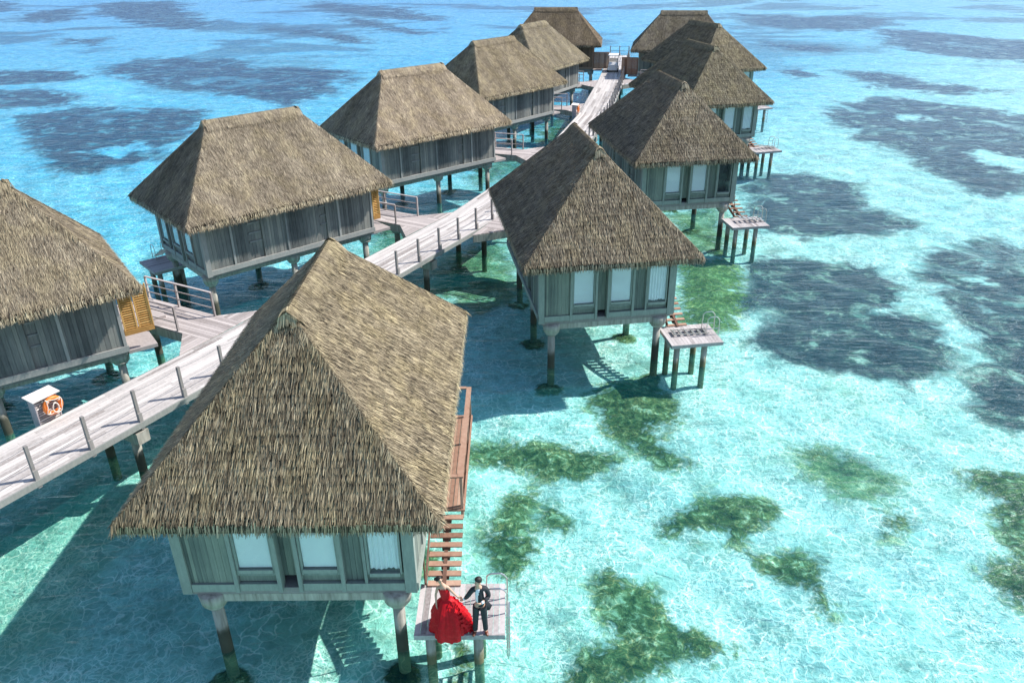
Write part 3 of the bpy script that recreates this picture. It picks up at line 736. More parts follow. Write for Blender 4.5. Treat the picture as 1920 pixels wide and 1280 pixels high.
# ------------------------------------------------------------------ lifebuoy stations
def station(s, off, lab1, lab2):
    q = along(s, off, ZD); d = (along(s + .5, 0, 0) - along(s - .5, 0, 0)).normalized(); rz = math.atan2(d.y, d.x)
    g1 = 'lifebuoy stands along the boardwalk'; g2 = 'lifebuoys on the boardwalk stands'
    root = thing('lifebuoy_stand', lab1, 'lifebuoy stand', q, rz, g1); root.scale = (.85, .85, .85)     # local +x along the path, -y toward the deck (right)
    b = MB(); b.box(-.42, -.38, -.2, .2, -.5, 1.0, .3); b.box(.38, .42, -.2, .2, -.5, 1.0, .3); b.box(-.38, .38, .14, .18, -.4, 1.0, .3)
    b.obj('cabinet', 'deck', root, color=(.85, .85, .95))
    sl = MB(); z = .04
    while z < .98: sl.beam((-.375, -.17, z), (.375, -.17, z), .012, .055, random.random(), up=(0, .5, 1)); z += .095
    sl.obj('slat_front', 'deck', root, color=(1.2, 1.2, 1.2))
    t = MB(); t.beam((0, -.34, 1.00), (0, .30, 1.05), 1.02, .035, .8); t.obj('lid', 'deck', root, color=(1.15, 1.15, 1.15))
    for xx in (-.16, .22):
        h = MB(); h.cone((xx, -.20, .86), (xx, -.30, .88), .03, .035, 8); h.obj('peg', 'trim', root)
    c = q + Vector((d.x*.12, d.y*.12, .50)) + Vector((d.y, -d.x, 0))*.275
    ring = thing('lifebuoy', lab2, 'lifebuoy', c, rz, g2)
    b = MB(); R, r = .245, .070; pts = [(R*math.cos(t), 0, R*math.sin(t)) for t in np.linspace(0, 2*math.pi, 32, endpoint=False)]
    b.tube(pts, r, 14, .5, closed=True); b.obj('ring', 'ring', ring, True)
    for aa in (.6, 2.2, 3.9, 5.4):
        b = MB(); b.tube([(R*math.cos(aa + e), 0, R*math.sin(aa + e)) for e in (-.07, 0, .07)], r + .005, 12, .5); b.obj('band', 'rope', ring, True)
    b = MB(); pts = []
    for i in range(49):
        t = 2*math.pi*i/48; rr = R + r*.95 - .10*abs(math.sin(2*(t - .6))); pts.append((rr*math.cos(t), -.075 - .03*abs(math.sin(2*(t - .6))), rr*math.sin(t)))
    b.tube(pts, .011, 6, .5)
    pts = [(.05 + .09*math.cos(t) - .04, -.11, -.05 + .16*math.sin(t)) for t in np.linspace(0, 12.4, 34)]
    b.tube([(p[0] + .01*i/34, p[1] + .02*math.sin(i), p[2]) for i, p in enumerate(pts)], .014, 6, .5)
    b.obj('rope', 'rope', ring, True)
station(21.75, -HW - .20, 'slatted white lifebuoy stand at the left edge of the boardwalk, near the nearest villa', 'orange lifebuoy with white rope hung on the nearer slatted stand')
station(71.5, -HW - .24, 'small far lifebuoy stand beside the footbridge of the brownish roofed villa', 'tiny far lifebuoy on the stand by the brownish roofed villa')

# ------------------------------------------------------------------ electric buggy at the far end
q = along(95.3, -0.15, ZD); d = (along(96, 0, 0) - along(95, 0, 0)).normalized()
cart = thing('electric_buggy', 'small white open buggy parked at the far end of the boardwalk', 'buggy', q, math.atan2(d.y, d.x) + math.pi)
b = MB()
b.prism([(-1.05, -.52), (1.0, -.52), (1.12, -.40), (1.12, .40), (1.0, .52), (-1.05, .52)], .22, .42, .5)
b.box(.70, 1.10, -.46, .46, .42, .78, .5); b.box(-1.05, -.30, -.5, .5, .42, .72, .5); b.beam((.95, 0, .78), (.70, 0, .98), .80, .04, .5)
b.obj('body', 'white', cart)
b = MB(); b.box(-.95, -.35, -.46, .46, .72, .82, .5); b.beam((-.93, 0, .82), (-1.02, 0, 1.15), .9, .08, .5); b.obj('seat', 'white', cart)
b = MB(); b.prism([(-1.0, -.52), (.62, -.52), (.70, -.42), (.70, .42), (.62, .52), (-1.0, .52)], 1.62, 1.68, .5)
b.obj('canopy', 'white', cart)
b = MB()
for sx in (-.96, .60):
    for sy in (-.48, .48): b.tube([(sx + (.2 if sx > 0 else 0), sy, .45), (sx, sy, 1.62)], .018, 6, .5)
b.tube([(.62, .2, .8), (.42, .2, .98)], .015, 6); b.tube([(.40 + .02*math.cos(t), .2 + .14*math.cos(t), .99 + .14*math.sin(t)) for t in np.linspace(0, 6.1, 14)], .012, 5)
b.obj('frame', 'cable', cart)
for sx in (-.72, .74):
    for sy in (-.50, .50):
        b = MB(); s_ = 1 if sy > 0 else -1; b.cone((sx, sy - .06, .2), (sx, sy + .06, .2), .20, .20, 18); wh = b.obj('wheel', 'rubber', cart)
        b = MB(); b.cone((sx, sy + s_*.061, .2), (sx, sy + s_*.07, .2), .10, .09, 12); b.obj('rim', 'steel', wh)
for sy in (-.32, .32):
    b = MB(); b.cone((1.10, sy, .60), (1.13, sy, .60), .06, .055, 12); b.obj('headlight', 'steel', cart)

# ------------------------------------------------------------------ people
def skin_obj(name, mat, parent, nodes, edges, sub=2, root=0, color=None):
    """nodes: list of (x,y,z,rx,ry); grown into one continuous surface and baked"""
    me = bpy.data.meshes.new(name + '_skeleton'); me.from_pydata([n[:3] for n in nodes], edges, [])
    o = bpy.data.objects.new(name, me); COL.objects.link(o)
    md = o.modifiers.new('s', 'SKIN'); md.use_smooth_shade = True; md.branch_smoothing = 0.3
    for i, n in enumerate(nodes):
        sv = me.skin_vertices[0].data[i]; sv.radius = (n[3], n[4] if len(n) > 4 else n[3]); sv.use_root = (i == root)
    sb = o.modifiers.new('b', 'SUBSURF'); sb.levels = sub; sb.render_levels = sub
    dg = bpy.context.evaluated_depsgraph_get(); ev = o.evaluated_get(dg)
    nm = bpy.data.meshes.new_from_object(ev); nm.name = name
    o.modifiers.clear(); o.data = nm; nm.materials.clear(); nm.materials.append(M[mat]); nm.polygons.foreach_set('use_smooth', [True]*len(nm.polygons))
    if parent: o.parent = parent
    return o
def blob(name, mat, parent, c, r, rot=None, f=None, n=20):
    b = MB(); R = rot or Matrix.Identity(3); vs = []; m_ = n//2
    for i in range(m_ + 1):
        ph = math.pi*i/m_
        for j in range(n):
            th = 2*math.pi*j/n; p = Vector((math.sin(ph)*math.cos(th), math.sin(ph)*math.sin(th), math.cos(ph)))
            if f: p = f(p)
            vs.append(Vector(c) + R @ Vector((p.x*r[0], p.y*r[1], p.z*r[2])))
    fs = []
    for i in range(m_):
        for j in range(n): fs.append((i*n+j, (i+1)*n+j, (i+1)*n+(j+1) % n, i*n+(j+1) % n))
    b.add(vs, fs, .5); return b.obj(name, mat, parent, True)
def hand(nodes, edges, wi, wrist, palm_dir, side, curl=0.5, sc=1.0):
    """palm and five bent fingers continued from the wrist node"""
    wv = Vector(wrist); pd = Vector(palm_dir).normalized(); sd_ = Vector(side).normalized(); nrm_ = pd.cross(sd_).normalized()
    pc = len(nodes); p = wv + pd*.045*sc; nodes.append((*p, .030*sc, .018*sc)); edges.append((wi, pc))
    kn = wv + pd*.085*sc
    for i, (o, L) in enumerate(((-.030, .068), (-.010, .078), (.010, .072), (.028, .056))):
        b0 = kn + sd_*o*sc; i0 = len(nodes); nodes.append((*b0, .0095*sc)); edges.append((pc, i0)); d = pd.copy(); pr = i0; q = b0
        for j in range(3):
            ang = curl*(.6 + .25*j); d = (d*math.cos(ang) + nrm_*math.sin(ang)).normalized(); q = q + d*L*(.42, .33, .25)[j]*sc
            nodes.append((*q, (.0088, .0082, .007)[j]*sc)); edges.append((pr, len(nodes)-1)); pr = len(nodes)-1
    b0 = wv + pd*.035*sc - sd_*.034*sc; i0 = len(nodes); nodes.append((*b0, .011*sc)); edges.append((pc, i0))
    q = b0 + (pd*.6 - sd_*.6 + nrm_*.4).normalized()*.034*sc; nodes.append((*q, .0095*sc)); edges.append((i0, i0+1))
    q = q + (pd*.9 - sd_*.1 + nrm_*.4).normalized()*.028*sc; nodes.append((*q, .008*sc)); edges.append((i0+1, i0+2))
def face(parent, c, fd, up, sc=1.0, lips=False):
    c = Vector(c); fd = Vector(fd).normalized(); up = Vector(up).normalized(); sd_ = fd.cross(up).normalized(); up = sd_.cross(fd)
    Rm = Matrix((sd_, fd, up)).transposed()
    for s in (-1, 1): blob('eye', 'hair', parent, c + Rm @ Vector((s*.031, .088, .012))*sc, (.012*sc, .006*sc, .007*sc), Rm, None, 8)
    blob('mouth', 'lip', parent, c + Rm @ Vector((0, .090, -.052))*sc, (.022*sc, .006*sc, .007*sc), Rm, None, 8)
    return Rm

# --- the man: origin between his feet on the platform boards
man = thing('person', 'person in a black suit and white shirt reaching out one hand', 'person', (-0.785, 12.91, PZ + .004), 0); man.scale = (.92, .92, .90)
fd = Vector((-.72, -.66, -.10)).normalized()
nodes = [(.01, .02, .96, .09, .08), (.01, .02, 1.12, .075, .065), (.005, .02, 1.30, .085, .065), (-.01, .01, 1.44, .07, .055), (-.015, -.005, 1.52, .052, .052), (-.02, -.015, 1.60, .060, .066), (-.022, -.018, 1.68, .074, .084), (-.022, -.01, 1.745, .056, .062)]
edges = [(0, 1), (1, 2), (2, 3), (3, 4), (4, 5), (5, 6), (6, 7)]
nodes += [(*(Vector((-.022, -.018, 1.655)) + fd*.088), .012, .018), (-.078+.04, .052, 1.665, .012, .02), ]; edges += [(6, 8)]; edges += [(6, 9)]
def limb(pts, frm):
    for p in pts:
        nodes.append(p); edges.append((frm, len(nodes)-1)); frm = len(nodes)-1
    return frm
wr = limb([(-.155, 0, 1.40, .040), (-.275, .0, 1.19, .028), (-.375, .06, 1.02, .024)], 3)
hand(nodes, edges, wr, (-.375, .06, 1.02), (-.75, .35, -.5), (.3, .2, .9), .45)
wl = limb([(.165, .03, 1.40, .040), (.235, .025, 1.16, .028), (.045, -.19, 1.13, .024)], 3)
hand(nodes, edges, wl, (.045, -.19, 1.13), (-.9, -.35, .15), (0, .1, .95), .9, .85)
for s, fx, fy in ((-1, -.125, -.02), (1, .125, -.01)):
    limb([(s*.085, 0, .88, .080), (s*.105, -.01, .50, .052), (fx, fy + .01, .10, .036), (fx + s*.02, fy - .05, .045, .036, .03), (fx + s*.035, fy - .13, .030, .030, .02)], 0)
body = skin_obj('body', 'skin', man, nodes, edges, 2)
# trousers
tn = [(0, .005, .97, .135, .11)]; te = []
for s, fx, fy in ((-1, -.125, -.02), (1, .125, -.01)):
    base = len(tn); tn += [(s*.085, 0, .84, .098, .10), (s*.105, -.01, .50, .074, .078), (fx, fy, .13, .062, .068), (fx, fy - .005, .07, .064, .07)]
    te += [(0, base), (base, base+1), (base+1, base+2), (base+2, base+3)]
skin_obj('trousers', 'suit', man, tn, te, 2)
# shirt front and jacket
skin_obj('shirt', 'shirt', man, [(.0, -.0, 1.0, .105, .085), (.0, -.005, 1.22, .108, .092), (-.01, -.015, 1.38, .09, .075), (-.015, -.008, 1.485, .060, .060)], [(0, 1), (1, 2), (2, 3)], 2)
jn = [(.02, .02, .86, .150, .125), (.015, .02, 1.00, .130, .112), (.015, .02, 1.18, .132, .110), (.01, .02, 1.34, .145, .105), (-.005, .015, 1.44, .095, .070),
      (-.155, 0, 1.405, .072), (-.275, .0, 1.19, .060), (-.345, .04, 1.07, .046), (.165, .03, 1.405, .072), (.235, .025, 1.16, .064), (.115, -.12, 1.135, .048)]
je = [(0, 1), (1, 2), (2, 3), (3, 4), (4, 5), (5, 6), (6, 7), (4, 8), (8, 9), (9, 10)]
jk = skin_obj('jacket', 'suit', man, jn, je, 2)
me = jk.data      # open the jacket front along the facing side so the shirt shows
co = np.empty(len(me.vertices)*3); me.vertices.foreach_get('co', co); co = co.reshape(-1, 3)
fdir = np.array([-.62, -.78]); sdv = np.array([.78, -.62])
for i, v in enumerate(me.vertices):
    x_, y_, z_ = co[i]
    if 0.80 < z_ < 1.47 and abs(x_) < .2:
        f_ = (x_ + .02)*fdir[0] + (y_ + .02)*fdir[1]; s_ = (x_ + .02)*sdv[0] + (y_ + .02)*sdv[1]
        wdt = .004 + max(0, (z_ - 1.10))*.16
        if f_ > 0 and abs(s_) < wdt:
            k_ = .045*min(1, 2*(1 - abs(s_)/wdt)); v.co.x -= fdir[0]*k_; v.co.y -= fdir[1]*k_
tl = MB()       # jacket tail swung out to his left
tl.add([(.06, .06, 1.02), (.19, .04, 1.0), (.30, .03, .84), (.24, .0, .72), (.08, -.06, .76), (.10, .10, .78), (.05, .02, .9)], [(0, 1, 5), (1, 2, 5), (2, 3, 5), (1, 6, 2), (2, 6, 3), (3, 6, 4), (0, 6, 1), (3, 4, 5), (4, 6, 0), (4, 0, 5)], .5)
tl.obj('jacket_tail', 'suit', jk, True)
cuf = MB(); cuf.cone((-.34, .037, 1.078), (-.372, .058, 1.025), .036, .034, 12); cuf.cone((.10, -.135, 1.133), (.055, -.18, 1.131), .036, .034, 12); cuf.obj('cuff', 'shirt', jk, True)
Rm = face(body, (-.022, -.018, 1.665), fd, (0, 0, 1))
def hairf(p):
    k_ = 1.0
    if p.y > .25 and p.z < .42: k_ = .70
    if p.z < -.45: k_ = .72
    return p*k_
blob('hair', 'hair', man, Vector((-.022, -.018, 1.70)) - fd*.012, (.089, .104, .094), Rm, hairf)
for s in (-1, 1): blob('ear', 'skin', body, Vector((-.022, -.018, 1.662)) + Rm @ Vector((s*.082, -.005, 0)), (.012, .022, .032), Rm, None, 10)
for s, fx, fy in ((-1, -.125, -.02), (1, .125, -.01)):
    blob('shoe', 'shoe', man, (fx + s*.02, fy - .055, .035), (.046, .125, .045), Matrix.Rotation(s*.25, 3, 'Z'), lambda p: Vector((p.x, p.y, p.z if p.z > -.6 else -.6)), 14)

# --- the woman in the red gown
wo_ = thing('person', 'person in a strapless ruffled red ball gown with dark tied hair', 'person', (-1.53, 13.08, PZ + .004), 0); wo_.scale = (.92, .92, .90)
hd_ = Vector((-.125, -.02, 1.545))
fdw = Vector((.55, -.70, .30)).normalized()
nodes = [(0, 0, .92, .115, .10), (-.02, 0, 1.06, .088, .075), (-.045, -.005, 1.22, .105, .080), (-.06, 0, 1.335, .080, .055), (-.085, -.005, 1.42, .040, .040), (*(hd_ + Vector((-.0, .0, -.04))), .052, .056), (*hd_, .068, .076), (*(hd_ + Vector((-.015, .01, .06))), .050, .056)]
edges = [(i, i+1) for i in range(7)]
nodes.append((*(hd_ + fdw*.080), .010, .014)); edges.append((6, 8))
wr = limb([(.055, -.01, 1.315, .042), (.175, -.05, 1.18, .030), (.275, -.10 + .03, 1.06, .022)], 3)
hand(nodes, edges, wr, (.275, -.07, 1.06), (.8, .1, -.4), (.2, .3, .85), .4, .9)
wl = limb([(-.185, .0, 1.305, .042), (-.245, -.01, 1.07, .030), (-.235, -.10, .86, .022)], 3)
hand(nodes, edges, wl, (-.235, -.10, .86), (.15, -.15, -.95), (.2, .95, 0), .25, .9)
for s in (-1, 1):
    limb([(s*.08, 0, .80, .080), (s*.085, 0, .46, .054), (s*.09, 0, .09, .034), (s*.10, -.08, .03, .030, .02)], 0)
body = skin_obj('body', 'skin', wo_, nodes, edges, 2)
Rm = face(body, hd_ + Vector((0, 0, -.012)), fdw, (0, 0, 1), .9)
blob('hair', 'hair', wo_, hd_ + Vector((-.008, .006, .026)) - fdw*.020, (.080, .092, .084), Rm, hairf)
hb = blob('hair_bun', 'hair', wo_, hd_ + Vector((-.05, .02, -.01)) - fdw*.080, (.050, .046, .046), None, None, 14)
for s in (-1, 1): blob('ear', 'skin', body, hd_ + Vector((0, 0, -.018)) + Rm @ Vector((s*.074, -.005, 0)), (.010, .018, .026), Rm, None, 10)
def gown():
    b = MB(); NA, NZ = 110, 60; vs = []
    r3 = random.Random(4); ph = [r3.uniform(0, 6.28) for _ in range(12)]
    for i in range(NZ + 1):
        t = i/NZ; z = 1.285*(1 - t) - 0.005
        if t < .14: R = .112 + .004*math.sin(t*30)
        elif t < .26: R = .112 + (.098 - .112)*((t-.14)/.12)
        else:
            k_ = (t - .26)/.74; R = .098 + .375*k_**.62*(1 - .14*k_**5)
        cx = -.045 + (.045 + .05*max(0, t - .2)) if t > .25 else -.045 + t*.16
        cy = -.0 - .07*max(0, t - .3)**1.1
        amp = 0 if t < .26 else min(1, (t - .26)*2.2)
        for j in range(NA):
            th = 2*math.pi*j/NA
            fl = .045*math.sin(7*th + ph[0] + 1.5*t) + .020*math.sin(15*th + ph[1] - 2*t) + .014*math.sin(27*th + ph[2] + 6*t)
            dirx = .075*max(0, math.cos(th + .35))*amp*math.sin(min(1, t*1.05)*2.5) + .03*amp*math.sin(3*th + ph[3])
            ruf = .016*amp*(((t*8 + .25*math.sin(2*th + ph[4])) % 1.0)) 
            rr = R + (fl*amp) + dirx + ruf
            ex = 1.0; zz = z
            if t == 0 or i == 0: zz = z + .022*math.cos(2*(th + 1.57)) + .010*math.sin(9*th)
            vs.append((cx + rr*math.cos(th)*ex, cy + rr*.86*math.sin(th), max(zz + (0.012*math.sin(7*th + ph[5]))*amp, .006)))
    # hem falls over the front edge of the platform
    out = []
    for (x_, y_, z_) in vs:
        if y_ < -.27 and z_ < .16:
            z_ = z_ - min(.13, (-.27 - y_)*1.15)*(1 - z_/.16)*(.8 + .25*math.sin(x_*17))
        out.append((x_, y_, z_))
    fs = []
    for i in range(NZ):
        for j in range(NA): fs.append((i*NA+j, (i+1)*NA+j, (i+1)*NA+(j+1) % NA, i*NA+(j+1) % NA))
    b.add(out, fs, .5); g = b.obj('gown', 'gown', wo_, True); g.scale = (1.10, 1.06, 1.0)
    rf = MB(); r3 = random.Random(9)         # layered ruffle strips down the side of the skirt
    for row in range(9):
        t = .30 + row*.078; z = 1.285*(1 - t); k_ = (t - .26)/.74; R = .098 + .375*k_**.62*(1 - .14*k_**5) + .02
        cx = .05*max(0, t - .2); cy = -.07*max(0, t - .3)**1.1; N = 90; A0, A1 = -1.5 + .13*row, 1.0 - .05*row
        prev = None
        for j in range(N + 1):
            th = A0 + (A1 - A0)*j/N; amp = min(1, (t - .26)*2.2)
            bulge = .075*max(0, math.cos(th + .35))*amp*math.sin(min(1, t*1.05)*2.5)
            r1 = R + bulge + .02*math.sin(13*th + row); r2_ = r1 + .030 + .014*math.sin(21*th + row*2) + .006*math.sin(43*th)
            a_ = (cx + r1*math.cos(th), cy + r1*.86*math.sin(th), z + .02*math.sin(5*th + row)); c_ = (cx + r2_*math.cos(th), cy + r2_*.86*math.sin(th), max(.01, z - .085 + .015*math.sin(13*th + row)))
            if prev: rf.add([prev[0], a_, c_, prev[1]], [(0, 1, 2, 3)], .5)
            prev = (a_, c_)
    rf.obj('ruffle', 'gown', g, False)
gown()

# ------------------------------------------------------------------ sea floor with reef and seagrass patches (outlines in metres on the floor)
ZSEA = -1.0
PATCHES = [
 ('D', [(16.0,55.6),(19.4,58.7),(22.5,58.5),(24.4,55.2),(24.3,51.4),(24.4,47.4),(24.0,45.9),(21.5,44.6),(18.9,44.2),(17.0,44.3),(15.3,44.8),(14.3,45.8),(15.1,50.0)]),
 ('D', [(10.9,35.6),(13.9,36.5),(15.0,33.7),(17.3,34.2),(19.0,34.8),(19.4,32.4),(18.9,29.8),(17.3,28.0),(15.6,27.1),(13.8,27.9),(11.9,28.6),(10.5,30.0),(10.2,32.1)]),
 ('D', [(11.5,39.8),(14.7,41.7),(17.5,40.4),(19.8,39.6),(19.7,36.3),(18.7,33.6),(14.8,33.1),(12.9,33.2),(10.0,31.1),(10.6,35.6)]),
 ('F', [(13.8,39.8),(15.9,40.9),(17.8,39.6),(18.3,36.7),(15.8,33.1),(14.3,33.1),(13.4,35.6)]),
 ('D', [(22.8,41.9),(26.0,43.5),(28.9,45.3),(29.4,42.9),(33.9,41.5),(27.2,31.6),(23.6,32.8),(22.4,33.5),(21.9,35.3),(21.3,37.3),(20.8,38.8)]),
 ('D', [(21.3,37.3),(22.4,33.5),(27.2,31.6),(24.5,27.8),(20.5,28.4),(20.6,31.8)]),
 ('D', [(18.2,27.6),(19.7,28.4),(21.9,28.8),(24.0,27.0),(21.2,23.0),(17.7,23.4),(17.1,24.4),(17.3,25.9)]),
 ('D', [(32.0,81.8),(39.7,88.7),(43.5,86.8),(46.4,83.6),(48.7,78.1),(56.2,74.0),(41.5,52.5),(32.7,51.0),(31.6,51.7),(31.4,55.6),(30.8,58.5),(31.7,65.0),(29.7,69.0),(29.9,74.3)]),
 ('W', [(37.9,78.7),(39.7,79.1),(39.2,76.2),(37.5,73.7),(36.4,74.7)]),
 ('W', [(37.8,66.6),(40.1,62.8),(42.8,61.0),(38.9,56.6),(36.7,58.2),(35.9,61.4)]),
 ('W', [(31.0,51.1),(34.3,52.5),(37.2,51.4),(35.4,48.6),(32.5,48.2),(31.1,49.3)]),
 ('W', [(24.4,40.2),(26.8,40.9),(25.8,38.6),(23.8,36.5),(23.6,37.9)]),
 ('D', [(33.9,108.3),(38.2,108.9),(38.5,103.5),(34.2,100.5)]),
 ('D', [(50.3,188.6),(61.8,180.6),(74.6,178.9),(76.0,162.0),(61.1,149.8),(51.5,155.3),(46.5,165.7)]),
 ('D', [(66.4,153.6),(75.4,148.1),(81.4,135.6),(93.1,127.6),(80.4,109.1),(64.9,112.9),(59.3,124.6),(60.2,134.3)]),
 ('D', [(41.3,139.9),(47.5,132.1),(52.8,128.3),(47.5,122.7),(40.8,126.3)]),
 ('D', [(42.0,107.6),(49.4,102.6),(52.0,94.6),(57.1,90.7),(48.7,88.0),(41.7,93.6)]),
 ('D', [(-74.5,114.8),(-63.5,116.3),(-54.0,108.6),(-56.9,104.6),(-66.4,101.4)]),
 ('D', [(-56.2,113.3),(-56.9,125.3),(-50.4,127.0),(-42.1,126.2),(-35.3,116.5),(-26.2,115.7),(-19.4,110.3),(-20.5,94.5),(-23.5,86.7),(-31.9,93.6),(-42.2,99.6),(-50.2,106.2)]),
 ('D', [(-65.2,99.4),(-56.2,100.7),(-47.9,94.7),(-48.2,88.3),(-57.5,86.6)]),
 ('D', [(-51.1,84.2),(-46.4,88.2),(-38.7,87.7),(-32.9,85.9),(-29.9,80.3),(-28.8,70.1),(-28.5,64.5),(-29.4,60.5),(-33.8,60.3),(-38.1,64.2),(-42.3,70.8),(-47.3,76.5)]),
 ('W', [(-56.9,100.7),(-54.3,110.9),(-46.5,103.8),(-38.8,94.1),(-41.2,91.0),(-46.8,92.9),(-52.3,96.7)]),
 ('W', [(-36.0,67.6),(-32.8,70.7),(-29.1,69.7),(-28.3,67.4),(-32.2,66.1)]),
 ('D', [(-122.0,220.7),(-113.1,227.6),(-96.5,195.6),(-100.2,183.9),(-111.1,191.2)]),
 ('D', [(-119.3,247.1),(-94.1,249.0),(-58.3,168.2),(-66.0,169.1),(-76.0,175.4),(-95.8,202.1)]),
 ('D', [(-81.1,152.8),(-72.9,156.1),(-68.7,142.3),(-74.1,144.3)]),
 ('D', [(-51.0,172.4),(-36.6,165.7),(-21.0,142.6),(-28.4,143.4),(-44.0,161.7)]),
 ('D', [(-52.2,240.0),(-25.6,214.4),(-12.6,178.6),(-29.4,186.7),(-53.1,218.6)]),
 ('D', [(-39.1,201.3),(-25.4,174.6),(-12.1,156.3),(-18.6,153.5),(-35.0,179.1)]),
 ('D', [(-158.2,253.4),(-148.3,258.0),(-125.0,221.1),(-132.0,209.9)]),
 ('G', [(2.7,26.7),(4.1,27.8),(6.0,27.6),(6.5,25.8),(6.0,24.3),(5.2,24.0),(5.9,22.0),(5.1,21.8),(4.2,23.0),(3.4,23.7),(3.0,25.1)]),
 ('G', [(-1.9,23.2),(-0.0,23.4),(1.8,23.4),(3.1,22.7),(3.7,22.2),(2.6,21.5),(2.2,21.1),(1.0,21.3),(0.5,21.9),(-1.9,22.1)]),
 ('G', [(0.9,19.8),(1.3,19.9),(1.7,19.1),(1.6,18.6),(1.1,19.0)]),
 ('G', [(-0.1,20.7),(1.3,20.8),(0.6,19.9),(0.2,18.6),(0.7,18.9),(0.9,18.2),(0.4,17.3),(0.1,16.5),(-0.4,16.9),(-1.0,18.2),(-0.6,19.1)]),
 ('G', [(4.2,18.9),(5.5,19.9),(6.8,20.4),(7.9,20.1),(8.6,19.7),(8.1,19.1),(6.9,18.3),(6.5,17.8),(6.0,18.5),(5.0,18.4),(4.3,18.5)]),
 ('G', [(6.7,17.7),(7.4,17.5),(8.3,17.7),(8.6,17.1),(8.5,15.7),(8.3,15.0),(8.0,15.1),(7.9,16.1),(7.1,16.7),(6.7,17.2)]),
 ('G', [(2.2,16.8),(2.7,17.2),(3.2,16.4),(3.9,16.2),(4.1,15.2),(4.6,14.9),(4.1,13.9),(3.3,13.1),(0.8,12.8),(1.5,14.2),(2.6,14.5),(2.2,15.6)]),
 ('G', [(4.5,15.0),(5.1,14.7),(5.7,14.2),(4.7,13.6),(4.1,13.9),(3.6,14.7)]),
 ('G', [(14.6,21.3),(15.8,21.5),(17.1,21.4),(19.8,20.9),(14.7,13.5),(13.4,15.3),(13.1,16.0),(13.0,16.8),(14.2,17.3),(14.4,18.6),(15.0,20.1)]),
 ('G', [(11.2,19.4),(12.2,19.4),(12.0,18.8),(11.0,18.3)]),
 ('M', [(9.7,23.2),(11.8,22.9),(12.9,21.0),(11.3,19.7),(10.1,20.2),(9.4,21.7)]),
 ('F', [(12.1,26.9),(14.0,27.2),(14.9,25.6),(13.3,24.5),(11.9,24.9)]),
 ('G', [(10.1,22.7),(10.7,23.0),(10.8,22.6),(10.3,22.3)]),
 ('O', [(8.9,39.5),(11.4,41.6),(12.4,39.8),(11.4,35.6),(10.1,32.1),(8.5,31.1),(7.8,33.3)]),
 ('M', [(-7.9,47.7),(-4.4,50.2),(-5.0,44.6),(-6.6,42.1),(-7.9,43.0)]),
 ('M', [(-2.4,65.0),(2.0,65.7),(1.0,59.9),(-2.9,55.7)]),
 ('O', [(3.5,82.2),(7.4,83.3),(4.9,70.3),(2.0,65.7)]),
 ('M', [(-3.3,42.8),(-0.6,45.4),(0.6,35.9),(-1.5,33.6),(-4.3,37.4)]),
 ('M', [(10.0,49.1),(13.7,50.1),(12.7,42.2),(9.7,40.7)]),
 ('F', [(-17.0,19.0),(-13.9,22.2),(-11.8,19.9),(-11.2,14.8),(-12.5,11.8)]),
 ('G', [(-1.6,14.5),(-1.1,14.6),(-0.9,13.0),(-1.5,13.0)])]
def sdist(px, py, poly):
    P = np.array(poly); n = len(P); d = np.full(px.shape, 1e9); ins = np.zeros(px.shape, bool)
    for i in range(n):
        a = P[i]; b_ = P[(i+1) % n]; e = b_ - a; wx = px - a[0]; wy = py - a[1]
        t = np.clip((wx*e[0] + wy*e[1])/(e@e + 1e-9), 0, 1); d = np.minimum(d, (wx - t*e[0])**2 + (wy - t*e[1])**2)
        c = ((a[1] > py) != (b_[1] > py)) & (px < (b_[0]-a[0])*(py-a[1])/((b_[1]-a[1]) + 1e-12) + a[0]); ins ^= c
    d = np.sqrt(d); return np.where(ins, d, -d)
ys = np.concatenate([[-400, -120, -40, -10, 0, 4], np.linspace(6, 64, 230), 64*np.exp(np.linspace(0.008, math.log(420/64), 130)), [520, 700, 1000, 1600, 3000, 6000]])
ts = np.concatenate([[-40, -8, -3, -1.6], np.linspace(-1.08, 1.08, 330), [1.6, 3, 8, 40]])
Y, Tt = np.meshgrid(ys, ts, indexing='ij'); X = Tt*(np.maximum(Y, 0)*0.72 + 14)
X = X + 0.06*Y*0
att = {k: np.full(X.shape, -2.0) for k in 'DGMWFO'}
soft = 0.55 + np.clip(Y - 8, 0, 500)*0.036
for kd, poly in PATCHES:
    att[kd] = np.maximum(att[kd], np.clip(sdist(X, Y, poly)/soft, -2.0, 1.6))
for k_ in VILLAS:            # algae grown round the foot of each villa pile
    for xx in (-3.95, 0.0, 4.0):
        for yy in (-2.09, 2.09):
            c_ = W(k_, xx, yy); att['G'] = np.maximum(att['G'], np.clip((0.55 - np.hypot(X - c_.x + .1, Y - c_.y + .15))/0.3, -2, 1.6))
Zs = ZSEA + 0.10*np.sin(X*.9 + 1.3*np.sin(Y*.6))*np.sin(Y*.8 + X*.2) + 0.05*np.sin(X*2.3 + Y*1.1)
Zs += 0.16*np.clip(att['G'], 0, 1) + 0.22*np.clip(att['O'], 0, 1) - 0.0*att['D']
Zs = np.where(Y > 70, ZSEA, Zs)
